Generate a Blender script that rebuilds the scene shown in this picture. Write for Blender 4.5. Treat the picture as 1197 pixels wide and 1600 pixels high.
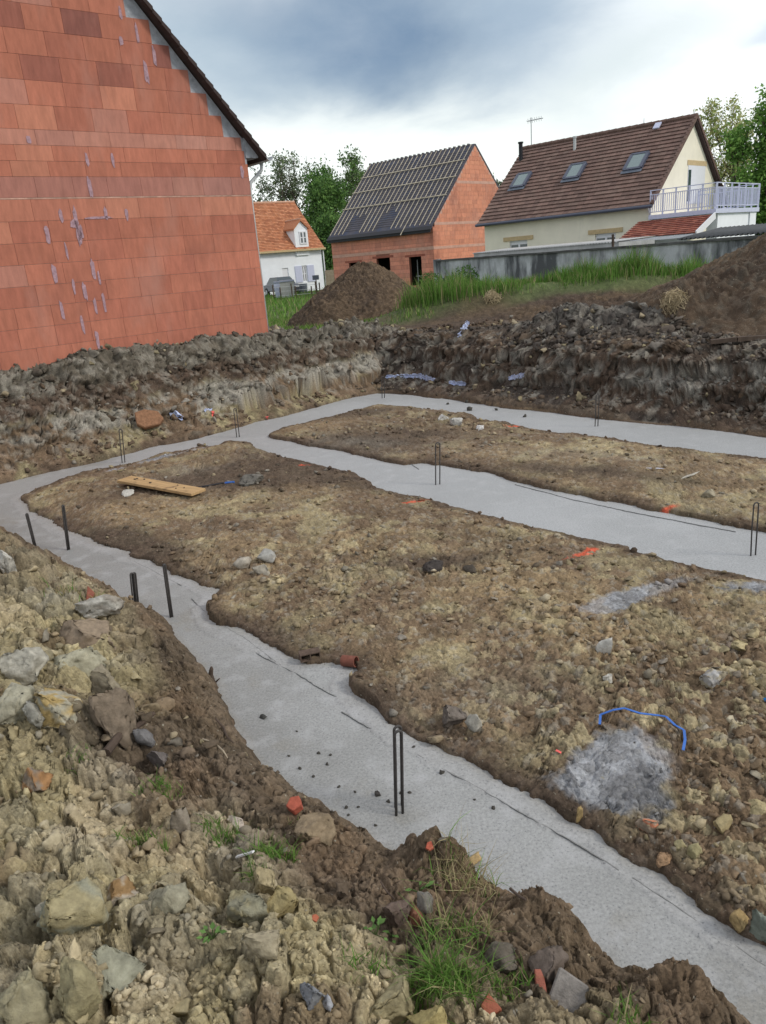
import bpy, math, random
import numpy as np
from mathutils import Vector, Matrix
random.seed(7); rng = np.random.RandomState(7)
for o in list(bpy.data.objects): bpy.data.objects.remove(o)
scene = bpy.context.scene
col = scene.collection
PI = math.pi
# ------------------------------------------------------------------ camera
EYE = 2.5                                   # metres above the poured concrete
FPX, CX, CY = 1156., 598.5, 800.
_p = math.atan(393 / FPX); _r = math.atan(.083)
F = np.array([0, math.cos(_p), -math.sin(_p)]); R0 = np.array([1., 0, 0]); U0 = np.cross(R0, F)
RR = R0 * math.cos(_r) - U0 * math.sin(_r); UU = U0 * math.cos(_r) + R0 * math.sin(_r)
cd = bpy.data.cameras.new('camera'); cam = bpy.data.objects.new('camera', cd); col.objects.link(cam)
cam.matrix_world = Matrix(((RR[0], UU[0], -F[0], 0), (RR[1], UU[1], -F[1], 0), (RR[2], UU[2], -F[2], EYE), (0, 0, 0, 1)))
cd.sensor_fit = 'VERTICAL'; cd.sensor_height = 36; cd.lens = FPX / 1600 * 36
cd.clip_start = .05; cd.clip_end = 6000
scene.camera = cam
scene.render.resolution_x = 766; scene.render.resolution_y = 1024

def ray(u, v): return RR * (u - CX) / FPX - UU * (v - CY) / FPX + F
def onz(u, v, z=0.):
    d = ray(u, v); t = (z - EYE) / d[2]; return np.array([d[0] * t, d[1] * t, z])
def atY(u, v, Y):
    d = ray(u, v); t = Y / d[1]; return np.array([d[0] * t, Y, EYE + d[2] * t])

# ------------------------------------------------------------------ sky + sun
SUN_AZ, SUN_EL = math.radians(112), math.radians(38)     # azimuth clockwise from +Y
w = bpy.data.worlds.new("World"); scene.world = w; w.use_nodes = True
nt = w.node_tree; N = nt.nodes; L = nt.links; N.clear()
def nd(t, **k):
    n = N.new(t)
    for a, b in k.items(): setattr(n, a, b)
    return n
def mth(op, a, b=None, c=None, clamp=False):
    n = nd('ShaderNodeMath', operation=op); n.use_clamp = clamp
    for i, x in enumerate((a, b, c)):
        if x is None: continue
        if isinstance(x, (int, float)): n.inputs[i].default_value = x
        else: L.new(x, n.inputs[i])
    return n.outputs[0]
def mixc(f, a, b):
    n = nd('ShaderNodeMix', data_type='RGBA')
    for s, x in ((0, f), (6, a), (7, b)):
        if isinstance(x, (int, float, tuple)): n.inputs[s].default_value = x
        else: L.new(x, n.inputs[s])
    return n.outputs[2]
tc = nd('ShaderNodeTexCoord'); sep = nd('ShaderNodeSeparateXYZ'); L.new(tc.outputs['Generated'], sep.inputs[0])
X, Y, Z = sep.outputs
az = mth('ARCTAN2', X, Y); el = mth('ARCSINE', Z)
cmb = nd('ShaderNodeCombineXYZ'); L.new(mth('MULTIPLY', az, 1.0), cmb.inputs[0]); L.new(mth('MULTIPLY', el, 2.1), cmb.inputs[1])
def noise(scale, det=6, rough=.55, dist=0., off=(0, 0, 0)):
    m = nd('ShaderNodeMapping'); m.inputs['Location'].default_value = off; L.new(cmb.outputs[0], m.inputs[0])
    n = nd('ShaderNodeTexNoise'); n.inputs['Scale'].default_value = scale; n.inputs['Detail'].default_value = det
    n.inputs['Roughness'].default_value = rough; n.inputs['Distortion'].default_value = dist
    L.new(m.outputs[0], n.inputs['Vector']); return n.outputs[0]
def lobe(u, v, ra, re, tilt=0.):
    d = ray(u, v); d = d / np.linalg.norm(d); a0 = math.atan2(d[0], d[1]); e0 = math.asin(d[2])
    da = mth('ADD', mth('SUBTRACT', az, a0), mth('MULTIPLY', mth('SUBTRACT', n2, .5), .22)); de = mth('ADD', mth('SUBTRACT', el, e0), mth('MULTIPLY', mth('SUBTRACT', n1, .5), .16))
    c, s = math.cos(tilt), math.sin(tilt)
    p = mth('ADD', mth('MULTIPLY', da, c), mth('MULTIPLY', de, s)); q = mth('SUBTRACT', mth('MULTIPLY', de, c), mth('MULTIPLY', da, s))
    p = mth('DIVIDE', p, ra); q = mth('DIVIDE', q, re)
    return mth('EXPONENT', mth('MULTIPLY', mth('ADD', mth('MULTIPLY', p, p), mth('MULTIPLY', q, q)), -1.))
n1 = noise(3.2, 7, .55, .3); n2 = noise(3.2, 6, .55, .3, (4.1, 2.7, 0)); n3 = noise(9., 8, .6, .2, (1.3, .2, 0))
ew = mth('ADD', el, mth('MULTIPLY', mth('SUBTRACT', n1, .5), .17))
rp = nd('ShaderNodeValToRGB'); L.new(mth('MULTIPLY', ew, 2.0, clamp=True), rp.inputs[0])
e = rp.color_ramp.elements
e[0].position = .0; e[0].color = (1.15, 1.18, 1.14, 1)
e[1].position = .16; e[1].color = (1.05, 1.09, 1.06, 1)
for ps, c in ((.26, (.86, .92, .92, 1)), (.37, (.62, .71, .75, 1)), (.50, (.50, .60, .67, 1)), (.7, (.62, .66, .72, 1)), (1., (.74, .77, .82, 1))):
    k = e.new(ps); k.color = c
base = rp.outputs[0]
base = mixc(mth('MULTIPLY', lobe(1110, 50, .17, .12, .3), 1.0), base, (1.08, 1.12, 1.12, 1))
base = mixc(mth('MULTIPLY', lobe(600, 45, .17, .07, -.1), 1.0), base, (.15, .235, .36, 1))
base = mixc(mth('MULTIPLY', lobe(470, 90, .16, .05, .3), .35), base, (.34, .44, .55, 1))
base = mixc(mth('MULTIPLY', lobe(860, 40, .08, .05, .5), .5), base, (.25, .36, .50, 1))
base = mixc(mth('MULTIPLY', lobe(960, 130, .14, .028, .35), .45), base, (.50, .60, .62, 1))
base = mixc(mth('MULTIPLY', lobe(1190, 60, .04, .012, .2), .55), base, (.45, .55, .68, 1))
base = mixc(mth('MULTIPLY', lobe(480, 235, .22, .035, 0), .75), base, (1.0, 1.04, 1.0, 1))
base = mixc(mth('MULTIPLY', lobe(720, 230, .13, .03, 0), .75), base, (.98, 1.02, .96, 1))
base = mixc(mth('MULTIPLY', mth('SUBTRACT', n3, .45, clamp=True), .35), base, (.88, .93, .94, 1))
sky = nd('ShaderNodeTexSky', sky_type='NISHITA'); sky.sun_disc = False; sky.sun_elevation = SUN_EL; sky.sun_rotation = SUN_AZ
sk = nd('ShaderNodeVectorMath', operation='SCALE'); L.new(sky.outputs[0], sk.inputs[0]); sk.inputs['Scale'].default_value = .11
base = mixc(.08, base, sk.outputs[0])
bg = nd('ShaderNodeBackground'); L.new(base, bg.inputs[0]); bg.inputs[1].default_value = 1.0
out = nd('ShaderNodeOutputWorld'); L.new(bg.outputs[0], out.inputs[0])

sd = bpy.data.lights.new('sun', 'SUN'); sd.energy = 1.5; sd.angle = math.radians(12); sd.color = (1, .94, .84)
so = bpy.data.objects.new('sun', sd); col.objects.link(so)
sv = Vector((math.sin(SUN_AZ) * math.cos(SUN_EL), math.cos(SUN_AZ) * math.cos(SUN_EL), math.sin(SUN_EL)))
so.rotation_euler = sv.to_track_quat('Z', 'Y').to_euler()
so.location = (20, -10, 30)
scene.view_settings.view_transform = 'Standard'; scene.view_settings.look = 'None'
scene.view_settings.exposure = 0.2; scene.view_settings.gamma = 1
scene.render.engine = 'CYCLES'

# ------------------------------------------------------------------ materials
def material(name, color=None, rough=.9, var=.12, nscale=8., bump=0., bscale=60., attr=False, stretch=(1, 1, 1), spec=.3, streak=None, metal=0., detail=5, spots=None):
    m = bpy.data.materials.new(name); m.use_nodes = True
    n_ = m.node_tree.nodes; l_ = m.node_tree.links; b = n_['Principled BSDF']
    b.inputs['Roughness'].default_value = rough; b.inputs['Specular IOR Level'].default_value = spec; b.inputs['Metallic'].default_value = metal
    t = n_.new('ShaderNodeTexCoord'); mp = n_.new('ShaderNodeMapping'); mp.inputs['Scale'].default_value = stretch
    l_.new(t.outputs['Object'], mp.inputs[0])
    no = n_.new('ShaderNodeTexNoise'); no.inputs['Scale'].default_value = nscale; no.inputs['Detail'].default_value = detail; no.inputs['Roughness'].default_value = .65
    l_.new(mp.outputs[0], no.inputs['Vector'])
    mr = n_.new('ShaderNodeMapRange'); mr.inputs[1].default_value = .25; mr.inputs[2].default_value = .75
    mr.inputs[3].default_value = 1 - var * 1.6; mr.inputs[4].default_value = 1 + var * 1.6; l_.new(no.outputs[0], mr.inputs[0])
    if attr:
        a = n_.new('ShaderNodeAttribute'); a.attribute_name = 'Col'; src = a.outputs['Color']
    else:
        r = n_.new('ShaderNodeRGB'); r.outputs[0].default_value = (*color, 1); src = r.outputs[0]
    vm = n_.new('ShaderNodeVectorMath'); vm.operation = 'SCALE'; l_.new(src, vm.inputs[0]); l_.new(mr.outputs[0], vm.inputs['Scale'])
    cur = vm.outputs[0]
    for extra in (streak, spots):
        if not extra: continue
        c2, sc, st, lo, hi = extra
        m2 = n_.new('ShaderNodeMapping'); m2.inputs['Scale'].default_value = st; l_.new(t.outputs['Object'], m2.inputs[0])
        q = n_.new('ShaderNodeTexNoise'); q.inputs['Scale'].default_value = sc; q.inputs['Detail'].default_value = 6; q.inputs['Roughness'].default_value = .6
        l_.new(m2.outputs[0], q.inputs['Vector'])
        r2 = n_.new('ShaderNodeMapRange'); r2.inputs[1].default_value = lo; r2.inputs[2].default_value = hi; l_.new(q.outputs[0], r2.inputs[0])
        mx = n_.new('ShaderNodeMix'); mx.data_type = 'RGBA'; l_.new(r2.outputs[0], mx.inputs[0]); l_.new(cur, mx.inputs[6]); mx.inputs[7].default_value = (*c2, 1)
        cur = mx.outputs[2]
    l_.new(cur, b.inputs['Base Color'])
    if bump:
        nb = n_.new('ShaderNodeTexNoise'); nb.inputs['Scale'].default_value = bscale; nb.inputs['Detail'].default_value = 6; nb.inputs['Roughness'].default_value = .7
        l_.new(t.outputs['Object'], nb.inputs['Vector'])
        bp = n_.new('ShaderNodeBump'); bp.inputs['Strength'].default_value = 1; bp.inputs['Distance'].default_value = bump
        l_.new(nb.outputs[0], bp.inputs['Height']); l_.new(bp.outputs[0], b.inputs['Normal'])
    return m
M = {}
M['soil'] = material('soil', attr=True, rough=.95, var=.30, nscale=55, bump=.010, bscale=75, spec=.15, detail=8, spots=((.36, .33, .26), 48., (1, 1, 1), .64, .70), streak=((.045, .036, .03), 38., (1, 1, 1), .62, .72))
M['rock'] = material('rock', attr=True, rough=.92, var=.24, nscale=26, bump=.009, bscale=45, spec=.25, detail=7)
M['conc'] = material('fresh_concrete', attr=True, rough=.6, var=.16, nscale=70, bump=.0022, bscale=90, spec=.42, detail=3, spots=((.17, .175, .18), 85., (1, 1, 1), .56, .70), streak=((.44, .445, .45), 5., (1, 1, 1), .52, .80))
M['steel'] = material('rusty_rebar', (.055, .05, .048), rough=.6, var=.25, nscale=60, bump=.002, bscale=150, spec=.5)
M['block'] = material('terracotta_block', attr=True, rough=.9, var=.13, nscale=5, bump=.002, bscale=60, stretch=(2.5, 2.5, .6), streak=((.46, .24, .19), 1.1, (1, 1, .45), .52, .85), spots=((.22, .085, .065), .8, (1, 1, .7), .55, .85))
M['mortar'] = material('grey_mortar', (.36, .38, .42), rough=.95, var=.2, nscale=12, bump=.006, bscale=40)
M['smear'] = material('mortar_smear', (.38, .25, .29), rough=.95, var=.25, nscale=20)
M['joint'] = material('pale_joint', (.52, .33, .26), rough=.95, var=.3, nscale=6)
M['band'] = material('bond_beam', (.56, .34, .27), rough=.9, var=.12, nscale=3)
M['blockcore'] = material('block_core', (.25, .11, .08), rough=.95, var=.15)
M['tile'] = material('roof_tile', attr=True, rough=.85, var=.12, nscale=9, bump=.003, bscale=30)
M['darktile'] = material('dark_roof_edge', (.05, .034, .032), rough=.8, var=.2, nscale=10)
M['zinc'] = material('zinc_gutter', (.5, .52, .53), rough=.5, var=.08, spec=.5)
M['membrane'] = material('roof_membrane', (.055, .052, .07), rough=.55, var=.3, nscale=1.2, spec=.4, spots=((.035, .045, .085), 1.1, (1, 1, 1), .52, .62))
M['batten'] = material('timber_batten', (.52, .46, .36), rough=.85, var=.25, nscale=4)
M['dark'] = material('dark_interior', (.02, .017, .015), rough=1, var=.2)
M['cream'] = material('cream_render', (.84, .79, .65), rough=.9, var=.05, nscale=1.2, streak=((.68, .65, .54), 1.2, (1.5, 1.5, .5), .60, .9))
M['white'] = material('white_render', (.84, .87, .92), rough=.9, var=.04, nscale=1.5)
M['paint'] = material('white_paint', (.75, .76, .80), rough=.5, var=.03)
M['lavpaint'] = material('pale_blue_paint', (.55, .58, .74), rough=.45, var=.05)
M['lintel'] = material('stone_lintel', (.55, .42, .24), rough=.9, var=.12)
M['wood'] = material('plank_wood', (.48, .32, .16), rough=.8, var=.18, nscale=5, stretch=(.6, 8, 4), bump=.001, bscale=60, spots=((.22, .14, .08), 6., (1, 1, 1), .58, .72))
M['oldwood'] = material('old_dark_wood', (.09, .065, .05), rough=.9, var=.3, nscale=8, stretch=(1, 1, .3), bump=.004, bscale=60)
M['oldwall'] = material('weathered_concrete_wall', (.46, .475, .50), rough=.93, var=.2, nscale=1.3, bump=.01, bscale=14, streak=((.10, .105, .115), .8, (1.3, 1.3, .3), .46, .60), spots=((.62, .64, .68), 1.6, (1, 1, .6), .54, .72))
M['coping'] = material('mossy_coping', (.10, .10, .10), rough=.95, var=.3, nscale=3, bump=.01, bscale=20)
M['corr'] = material('old_fibre_cement', (.42, .42, .42), rough=.93, var=.15, nscale=2)
M['corrdark'] = material('dark_corrugated_sheet', (.07, .075, .08), rough=.7, var=.15, nscale=3)
M['glass'] = material('window_glass', (.05, .07, .08), rough=.06, var=.05, spec=.8)
M['skyglass'] = material('skylight_glass', (.16, .22, .22), rough=.04, var=.05, spec=1.)
M['frame'] = material('dark_window_frame', (.07, .08, .12), rough=.4, var=.08, spec=.5)
M['black'] = material('black_pipe', (.02, .02, .025), rough=.5, var=.1)
M['leaf'] = material('leaves', attr=True, rough=.7, var=.15, nscale=2, spec=.25)
M['bark'] = material('bark', (.10, .085, .065), rough=.95, var=.3, nscale=5, bump=.01, bscale=20)
M['grass'] = material('grass_blades', attr=True, rough=.7, var=.15, nscale=3, spec=.2)
M['carpaint'] = material('dark_grey_car_paint', (.10, .11, .14), rough=.25, var=.03, spec=.6)
M['tyre'] = material('tyre_rubber', (.02, .02, .02), rough=.8, var=.1)
M['plasticblue'] = material('blue_plastic', (.03, .14, .50), rough=.4, var=.08, spec=.5)
M['sheet'] = material('pale_blue_sheeting', (.46, .52, .72), rough=.5, var=.2, nscale=10, spec=.4)
M['whiteplastic'] = material('white_plastic', (.7, .7, .72), rough=.4, var=.08)
M['pink'] = material('pink_card', (.80, .15, .13), rough=.6, var=.05)
M['terra'] = material('terracotta', (.20, .075, .052), rough=.8, var=.2, nscale=30, bump=.001, bscale=120)
M['fenceboard'] = material('pale_fence_boards', (.36, .30, .22), rough=.9, var=.2, nscale=4)
M['greyplastic'] = material('grey_plastic', (.14, .16, .2), rough=.5, var=.1)
for k in ('leaf', 'grass'):
    m = M[k]; b = m.node_tree.nodes['Principled BSDF']; o_ = m.node_tree.nodes['Material Output']
    tr = m.node_tree.nodes.new('ShaderNodeBsdfTranslucent'); ms = m.node_tree.nodes.new('ShaderNodeMixShader'); ms.inputs[0].default_value = .3
    a = m.node_tree.nodes['Attribute']; m.node_tree.links.new(a.outputs['Color'], tr.inputs[0])
    m.node_tree.links.new(b.outputs[0], ms.inputs[1]); m.node_tree.links.new(tr.outputs[0], ms.inputs[2]); m.node_tree.links.new(ms.outputs[0], o_.inputs[0])

# ------------------------------------------------------------------ object helpers
def tag(o, label=None, cat=None, group=None, kind=None):
    if cat and not kind: kind = 'thing'
    for k, v in (('label', label), ('category', cat), ('group', group), ('kind', kind)):
        if v: o[k] = v
    return o
def empty(name, loc=(0, 0, 0), rz=0., label=None, cat=None, group=None):
    o = bpy.data.objects.new(name, None); col.objects.link(o); o.location = loc; o.rotation_euler = (0, 0, rz); o.empty_display_size = .2
    return tag(o, label, cat, group)
def np_mesh(name, V, Fc, mat, parent=None, colors=None, smooth=False, loc=None, matidx=None):
    """V (n,3) array; Fc (m,k) array of equal-size faces or list of tuples; colors per vertex (n,3)"""
    me = bpy.data.meshes.new(name)
    V = np.asarray(V, dtype=np.float32)
    if isinstance(Fc, np.ndarray):
        m, k = Fc.shape
        me.vertices.add(len(V)); me.vertices.foreach_set('co', V.ravel())
        me.loops.add(m * k); me.loops.foreach_set('vertex_index', Fc.astype(np.int32).ravel())
        me.polygons.add(m); me.polygons.foreach_set('loop_start', np.arange(0, m * k, k, dtype=np.int32))
        me.polygons.foreach_set('loop_total', np.full(m, k, dtype=np.int32))
        me.update(calc_edges=True)
    else:
        me.from_pydata([tuple(map(float, v)) for v in V], [], [tuple(f) for f in Fc]); me.update()
    if colors is not None:
        ca = me.color_attributes.new('Col', 'FLOAT_COLOR', 'POINT')
        c4 = np.ones((len(V), 4), dtype=np.float32); c4[:, :3] = colors; ca.data.foreach_set('color', c4.ravel())
    if smooth: me.polygons.foreach_set('use_smooth', np.ones(len(me.polygons), dtype=bool))
    for mm in (mat if isinstance(mat, (list, tuple)) else [mat]): me.materials.append(M[mm] if isinstance(mm, str) else mm)
    o = bpy.data.objects.new(name, me); col.objects.link(o)
    if loc is not None: o.location = loc
    if parent is not None: o.parent = parent
    return o
class MB:
    def __init__(s): s.v = []; s.f = []; s.c = []
    def quad(s, pts, c=(1, 1, 1)):
        b = len(s.v); s.v += [tuple(p) for p in pts]; s.f.append(tuple(range(b, b + len(pts)))); s.c += [c] * len(pts)
    def box8(s, P, c=(1, 1, 1)):   # 0-3 bottom loop, 4-7 top loop
        b = len(s.v); s.v += [tuple(p) for p in P]; s.c += [c] * 8
        s.f += [tuple(b + i for i in q) for q in ((3, 2, 1, 0), (4, 5, 6, 7), (0, 1, 5, 4), (1, 2, 6, 5), (2, 3, 7, 6), (3, 0, 4, 7))]
    def box(s, lo, hi, c=(1, 1, 1)):
        x0, y0, z0 = lo; x1, y1, z1 = hi
        s.box8([(x0, y0, z0), (x1, y0, z0), (x1, y1, z0), (x0, y1, z0), (x0, y0, z1), (x1, y0, z1), (x1, y1, z1), (x0, y1, z1)], c)
    def bar(s, a, b, wx, wy=None, c=(1, 1, 1), up=(0, 0, 1)):
        a = Vector(a); b = Vector(b); d = (b - a).normalized(); wy = wy or wx; u = Vector(up)
        if abs(d.dot(u)) > .95: u = Vector((1, 0, 0))
        x = d.cross(u).normalized() * wx / 2; y = x.cross(d).normalized() * wy / 2
        s.box8([a - x - y, a + x - y, a + x + y, a - x + y, b - x - y, b + x - y, b + x + y, b - x + y], c)
    def prism(s, poly, d, c=(1, 1, 1)):   # polygon pts extruded by vector d
        n = len(poly); b = len(s.v); d = Vector(d); s.v += [tuple(p) for p in poly] + [tuple(Vector(p) + d) for p in poly]; s.c += [c] * (2 * n)
        s.f.append(tuple(range(b + n - 1, b - 1, -1))); s.f.append(tuple(range(b + n, b + 2 * n)))
        for i in range(n): j = (i + 1) % n; s.f.append((b + i, b + j, b + n + j, b + n + i))
    def tube(s, pts, r, n=8, c=(1, 1, 1), cap=True):
        pts = [Vector(p) for p in pts]; rs = r if isinstance(r, (list, tuple)) else [r] * len(pts); b = len(s.v); up = None
        for i, p in enumerate(pts):
            d = (pts[min(i + 1, len(pts) - 1)] - pts[max(i - 1, 0)]).normalized()
            if up is None: up = Vector((0, 0, 1)) if abs(d.z) < .9 else Vector((1, 0, 0))
            x = d.cross(up).normalized(); up = x.cross(d).normalized()
            for k in range(n):
                a = 2 * PI * k / n; s.v.append(tuple(p + x * (math.cos(a) * rs[i]) + up * (math.sin(a) * rs[i]))); s.c.append(c)
        for i in range(len(pts) - 1):
            for k in range(n): k2 = (k + 1) % n; s.f.append((b + i * n + k, b + i * n + k2, b + (i + 1) * n + k2, b + (i + 1) * n + k))
        if cap:
            s.f.append(tuple(b + k for k in range(n - 1, -1, -1))); e_ = b + (len(pts) - 1) * n; s.f.append(tuple(e_ + k for k in range(n)))
    def build(s, name, mat, parent=None, smooth=False, loc=None):
        v = np.array(s.v, dtype=float)
        if loc is not None: v = v - np.array(loc)
        return np_mesh(name, v, s.f, mat, parent, np.array(s.c), smooth, loc)

# ------------------------------------------------------------------ numpy noise
def h2(ix, iy, seed):
    h = (ix.astype(np.int64) * 374761393 + iy.astype(np.int64) * 668265263 + seed * 1442695041) & 0xffffffff
    h = ((h ^ (h >> 13)) * 1274126177) & 0xffffffff
    h = ((h ^ (h >> 16)) * 2246822519) & 0xffffffff
    return ((h ^ (h >> 15)) & 0xffffff) / float(0x1000000)
def vnoise(x, y, s, seed=0):
    x = x / s; y = y / s; ix = np.floor(x); iy = np.floor(y); fx = x - ix; fy = y - iy
    fx = fx * fx * fx * (fx * (fx * 6 - 15) + 10); fy = fy * fy * fy * (fy * (fy * 6 - 15) + 10); ix = ix.astype(np.int64); iy = iy.astype(np.int64)
    a = h2(ix, iy, seed); b = h2(ix + 1, iy, seed); c = h2(ix, iy + 1, seed); d = h2(ix + 1, iy + 1, seed)
    return (a + (b - a) * fx) * (1 - fy) + (c + (d - c) * fx) * fy - .5
def fbm(x, y, s, o=4, seed=0, g=.5):
    r = 0; a = 1.; t = 0
    for i in range(o):
        cs, sn = math.cos(i * 1.3), math.sin(i * 1.3)
        r = r + a * vnoise(x * cs - y * sn, x * sn + y * cs, s / (2 ** i), seed + 17 * i); t += a; a *= g
    return r / t * 1.6
def clods(x, y, s, seed):
    """broken-soil relief: every Voronoi cell is a tilted facet with its own height; returns height (-.5...5), random id, edge (0 at crack)"""
    wx = x + fbm(x, y, s * .5, 2, seed + 5) * s * .55; wy = y + fbm(x, y, s * .5, 2, seed + 9) * s * .55
    X_ = wx / s; Y_ = wy / s; ix = np.floor(X_).astype(np.int64); iy = np.floor(Y_).astype(np.int64)
    f1 = np.full(X_.shape, 9.); f2 = np.full(X_.shape, 9.); idv = np.zeros(X_.shape); ox = np.zeros(X_.shape); oy = np.zeros(X_.shape)
    for dx in (-1, 0, 1):
        for dy in (-1, 0, 1):
            cx_ = ix + dx; cy_ = iy + dy; px = cx_ + h2(cx_, cy_, seed); py = cy_ + h2(cx_, cy_, seed + 1)
            ax = X_ - px; ay = Y_ - py; d = np.sqrt(ax * ax + ay * ay); near = d < f1
            f2 = np.where(near, f1, np.minimum(f2, d)); f1 = np.where(near, d, f1)
            idv = np.where(near, h2(cx_, cy_, seed + 2), idv); ox = np.where(near, ax, ox); oy = np.where(near, ay, oy)
    g1 = (idv * 7.3) % 1 - .5; g2 = (idv * 13.7) % 1 - .5; edge = f2 - f1
    hgt = (idv - .5) * .45 * np.clip(edge / .22, 0, 1) + (ox * g1 + oy * g2) * 1.35 + .36 * np.clip(edge, 0, .17) / .17 - .22
    return hgt, idv, edge
def sst(a, b, x):
    t = np.clip((x - a) / (b - a), 0, 1); return t * t * (3 - 2 * t)
def sdist(x, y, poly):
    """signed distance to polygon, positive outside"""
    P_ = np.array(poly); d2 = np.full(x.shape, 1e9); ins = np.zeros(x.shape, bool); n = len(P_)
    for i in range(n):
        a = P_[i]; b = P_[(i + 1) % n]; e_ = b - a; l2 = e_ @ e_ + 1e-12
        wx = x - a[0]; wy = y - a[1]; t = np.clip((wx * e_[0] + wy * e_[1]) / l2, 0, 1)
        d2 = np.minimum(d2, (wx - t * e_[0]) ** 2 + (wy - t * e_[1]) ** 2)
        if a[1] != b[1]:
            c = ((a[1] > y) != (b[1] > y)) & (x < (b[0] - a[0]) * (y - a[1]) / (b[1] - a[1]) + a[0]); ins ^= c
    return np.where(ins, -1, 1) * np.sqrt(d2)

# ------------------------------------------------------------------ plan of the footing (on z = 0)
def G(*pts): return [tuple(onz(u, v)[:2]) for u, v in pts]
near_edge = G((0, 826), (50, 855), (100, 888), (150, 912), (190, 940), (235, 962), (268, 978), (292, 1005), (310, 1030), (330, 1060), (345, 1085), (362, 1110), (375, 1138), (395, 1170), (420, 1200), (450, 1225), (480, 1245), (520, 1268), (560, 1295), (600, 1320), (635, 1345), (700, 1385), (760, 1410), (815, 1420), (850, 1418), (890, 1445), (935, 1475), (945, 1500), (990, 1535), (1060, 1560), (1120, 1580), (1160, 1610), (1240, 1680), (1400, 1800))
inner_near = G((30, 778), (45, 798), (75, 815), (110, 835), (150, 848), (180, 857), (215, 873), (240, 885), (270, 898), (300, 912), (335, 925), (334, 938), (320, 952), (332, 970), (360, 985), (400, 1003), (440, 1015), (460, 1030), (480, 1040), (520, 1042), (548, 1046), (556, 1056), (537, 1070), (550, 1090), (580, 1110), (620, 1140), (660, 1165), (690, 1185), (730, 1200), (780, 1230), (830, 1247), (860, 1265), (900, 1290), (935, 1310), (980, 1352), (1020, 1370), (1060, 1398), (1110, 1430), (1150, 1457), (1197, 1483), (1260, 1520), (1400, 1600))
mid_near = G((1500, 975), (1300, 935), (1197, 912), (1150, 902), (1100, 893), (1040, 880), (990, 863), (930, 850), (890, 838), (850, 828), (790, 814), (760, 806), (720, 796), (680, 783), (620, 770), (588, 762), (575, 752), (560, 745), (520, 733), (480, 725), (440, 716), (400, 706), (378, 694), (362, 690), (350, 692), (335, 700), (318, 697), (290, 706), (240, 715), (200, 728), (150, 736), (100, 751))
plot1 = inner_near + mid_near
plot2 = G((418, 682), (440, 672), (480, 663), (520, 652), (560, 640), (590, 633), (640, 637), (690, 645), (720, 650), (750, 660), (790, 663), (830, 670), (870, 679), (900, 680), (925, 683), (960, 687), (1000, 695), (1060, 702), (1110, 710), (1160, 715), (1197, 720), (1300, 737), (1450, 765), (1450, 885), (1300, 853), (1197, 833), (1150, 825), (1100, 815), (1050, 805), (1000, 795), (950, 785), (900, 775), (850, 765), (800, 753), (760, 740), (720, 733), (690, 728), (660, 724), (630, 728), (600, 722), (560, 712), (520, 703), (480, 697), (450, 690), (425, 687))
far_edge = G((1450, 735), (1300, 697), (1197, 684), (1120, 673), (1060, 667), (1000, 662), (930, 655), (860, 645), (800, 640), (750, 632), (700, 625), (640, 618), (590, 615), (550, 622), (500, 635), (450, 650), (400, 660), (350, 675), (300, 688), (250, 697), (200, 710), (150, 723), (100, 733), (50, 745), (0, 757), (-70, 775), (-60, 800))
outer = near_edge + [tuple(far_edge[0] + np.array([.3, -1.5]))] + far_edge
c0 = np.array(onz(0, 757)[:2]); c1 = np.array(onz(592, 613)[:2]); c2 = np.array(onz(1197, 684)[:2])
f0 = np.array(onz(0, 826)[:2]); f1_ = np.array(onz(620, 1335)[:2])
def side(x, y, a, b):   # signed distance to the left of a->b
    d = (b - a) / np.linalg.norm(b - a); return (x - a[0]) * -d[1] + (y - a[1]) * d[0]
def pt(u, v, z): return tuple(onz(u, v, z)[:2])
def gau(x, y, c, rx, ry, rot=0.):
    dx = x - c[0]; dy = y - c[1]; cs, sn = math.cos(rot), math.sin(rot); p = (dx * cs + dy * sn) / rx; q = (-dx * sn + dy * cs) / ry
    return np.exp(-(p * p + q * q))
CORNER = atY(420, 522, 14.5)          # right-hand foot of the near block gable
WTH = math.radians(38.74); WD = np.array([math.cos(WTH), math.sin(WTH)]); WN = np.array([-WD[1], WD[0]])
def mixv(a, b, t): return a + (b - a) * t[..., None]
C_ = {k: np.array(v) for k, v in dict(ochre=(.335, .245, .145), tan=(.50, .415, .27), olive=(.40, .34, .20), brown=(.185, .13, .085), dark=(.06, .05, .043), loam=(.105, .078, .058),
      grey=(.25, .235, .20), chalk=(.32, .30, .26), cement=(.42, .43, .45), red=(.75, .12, .06), clay=(.118, .102, .080), darkclay=(.075, .07, .066), mud=(.095, .068, .050), turf=(.10, .14, .05), yellow=(.39, .325, .20)).items()}

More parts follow.
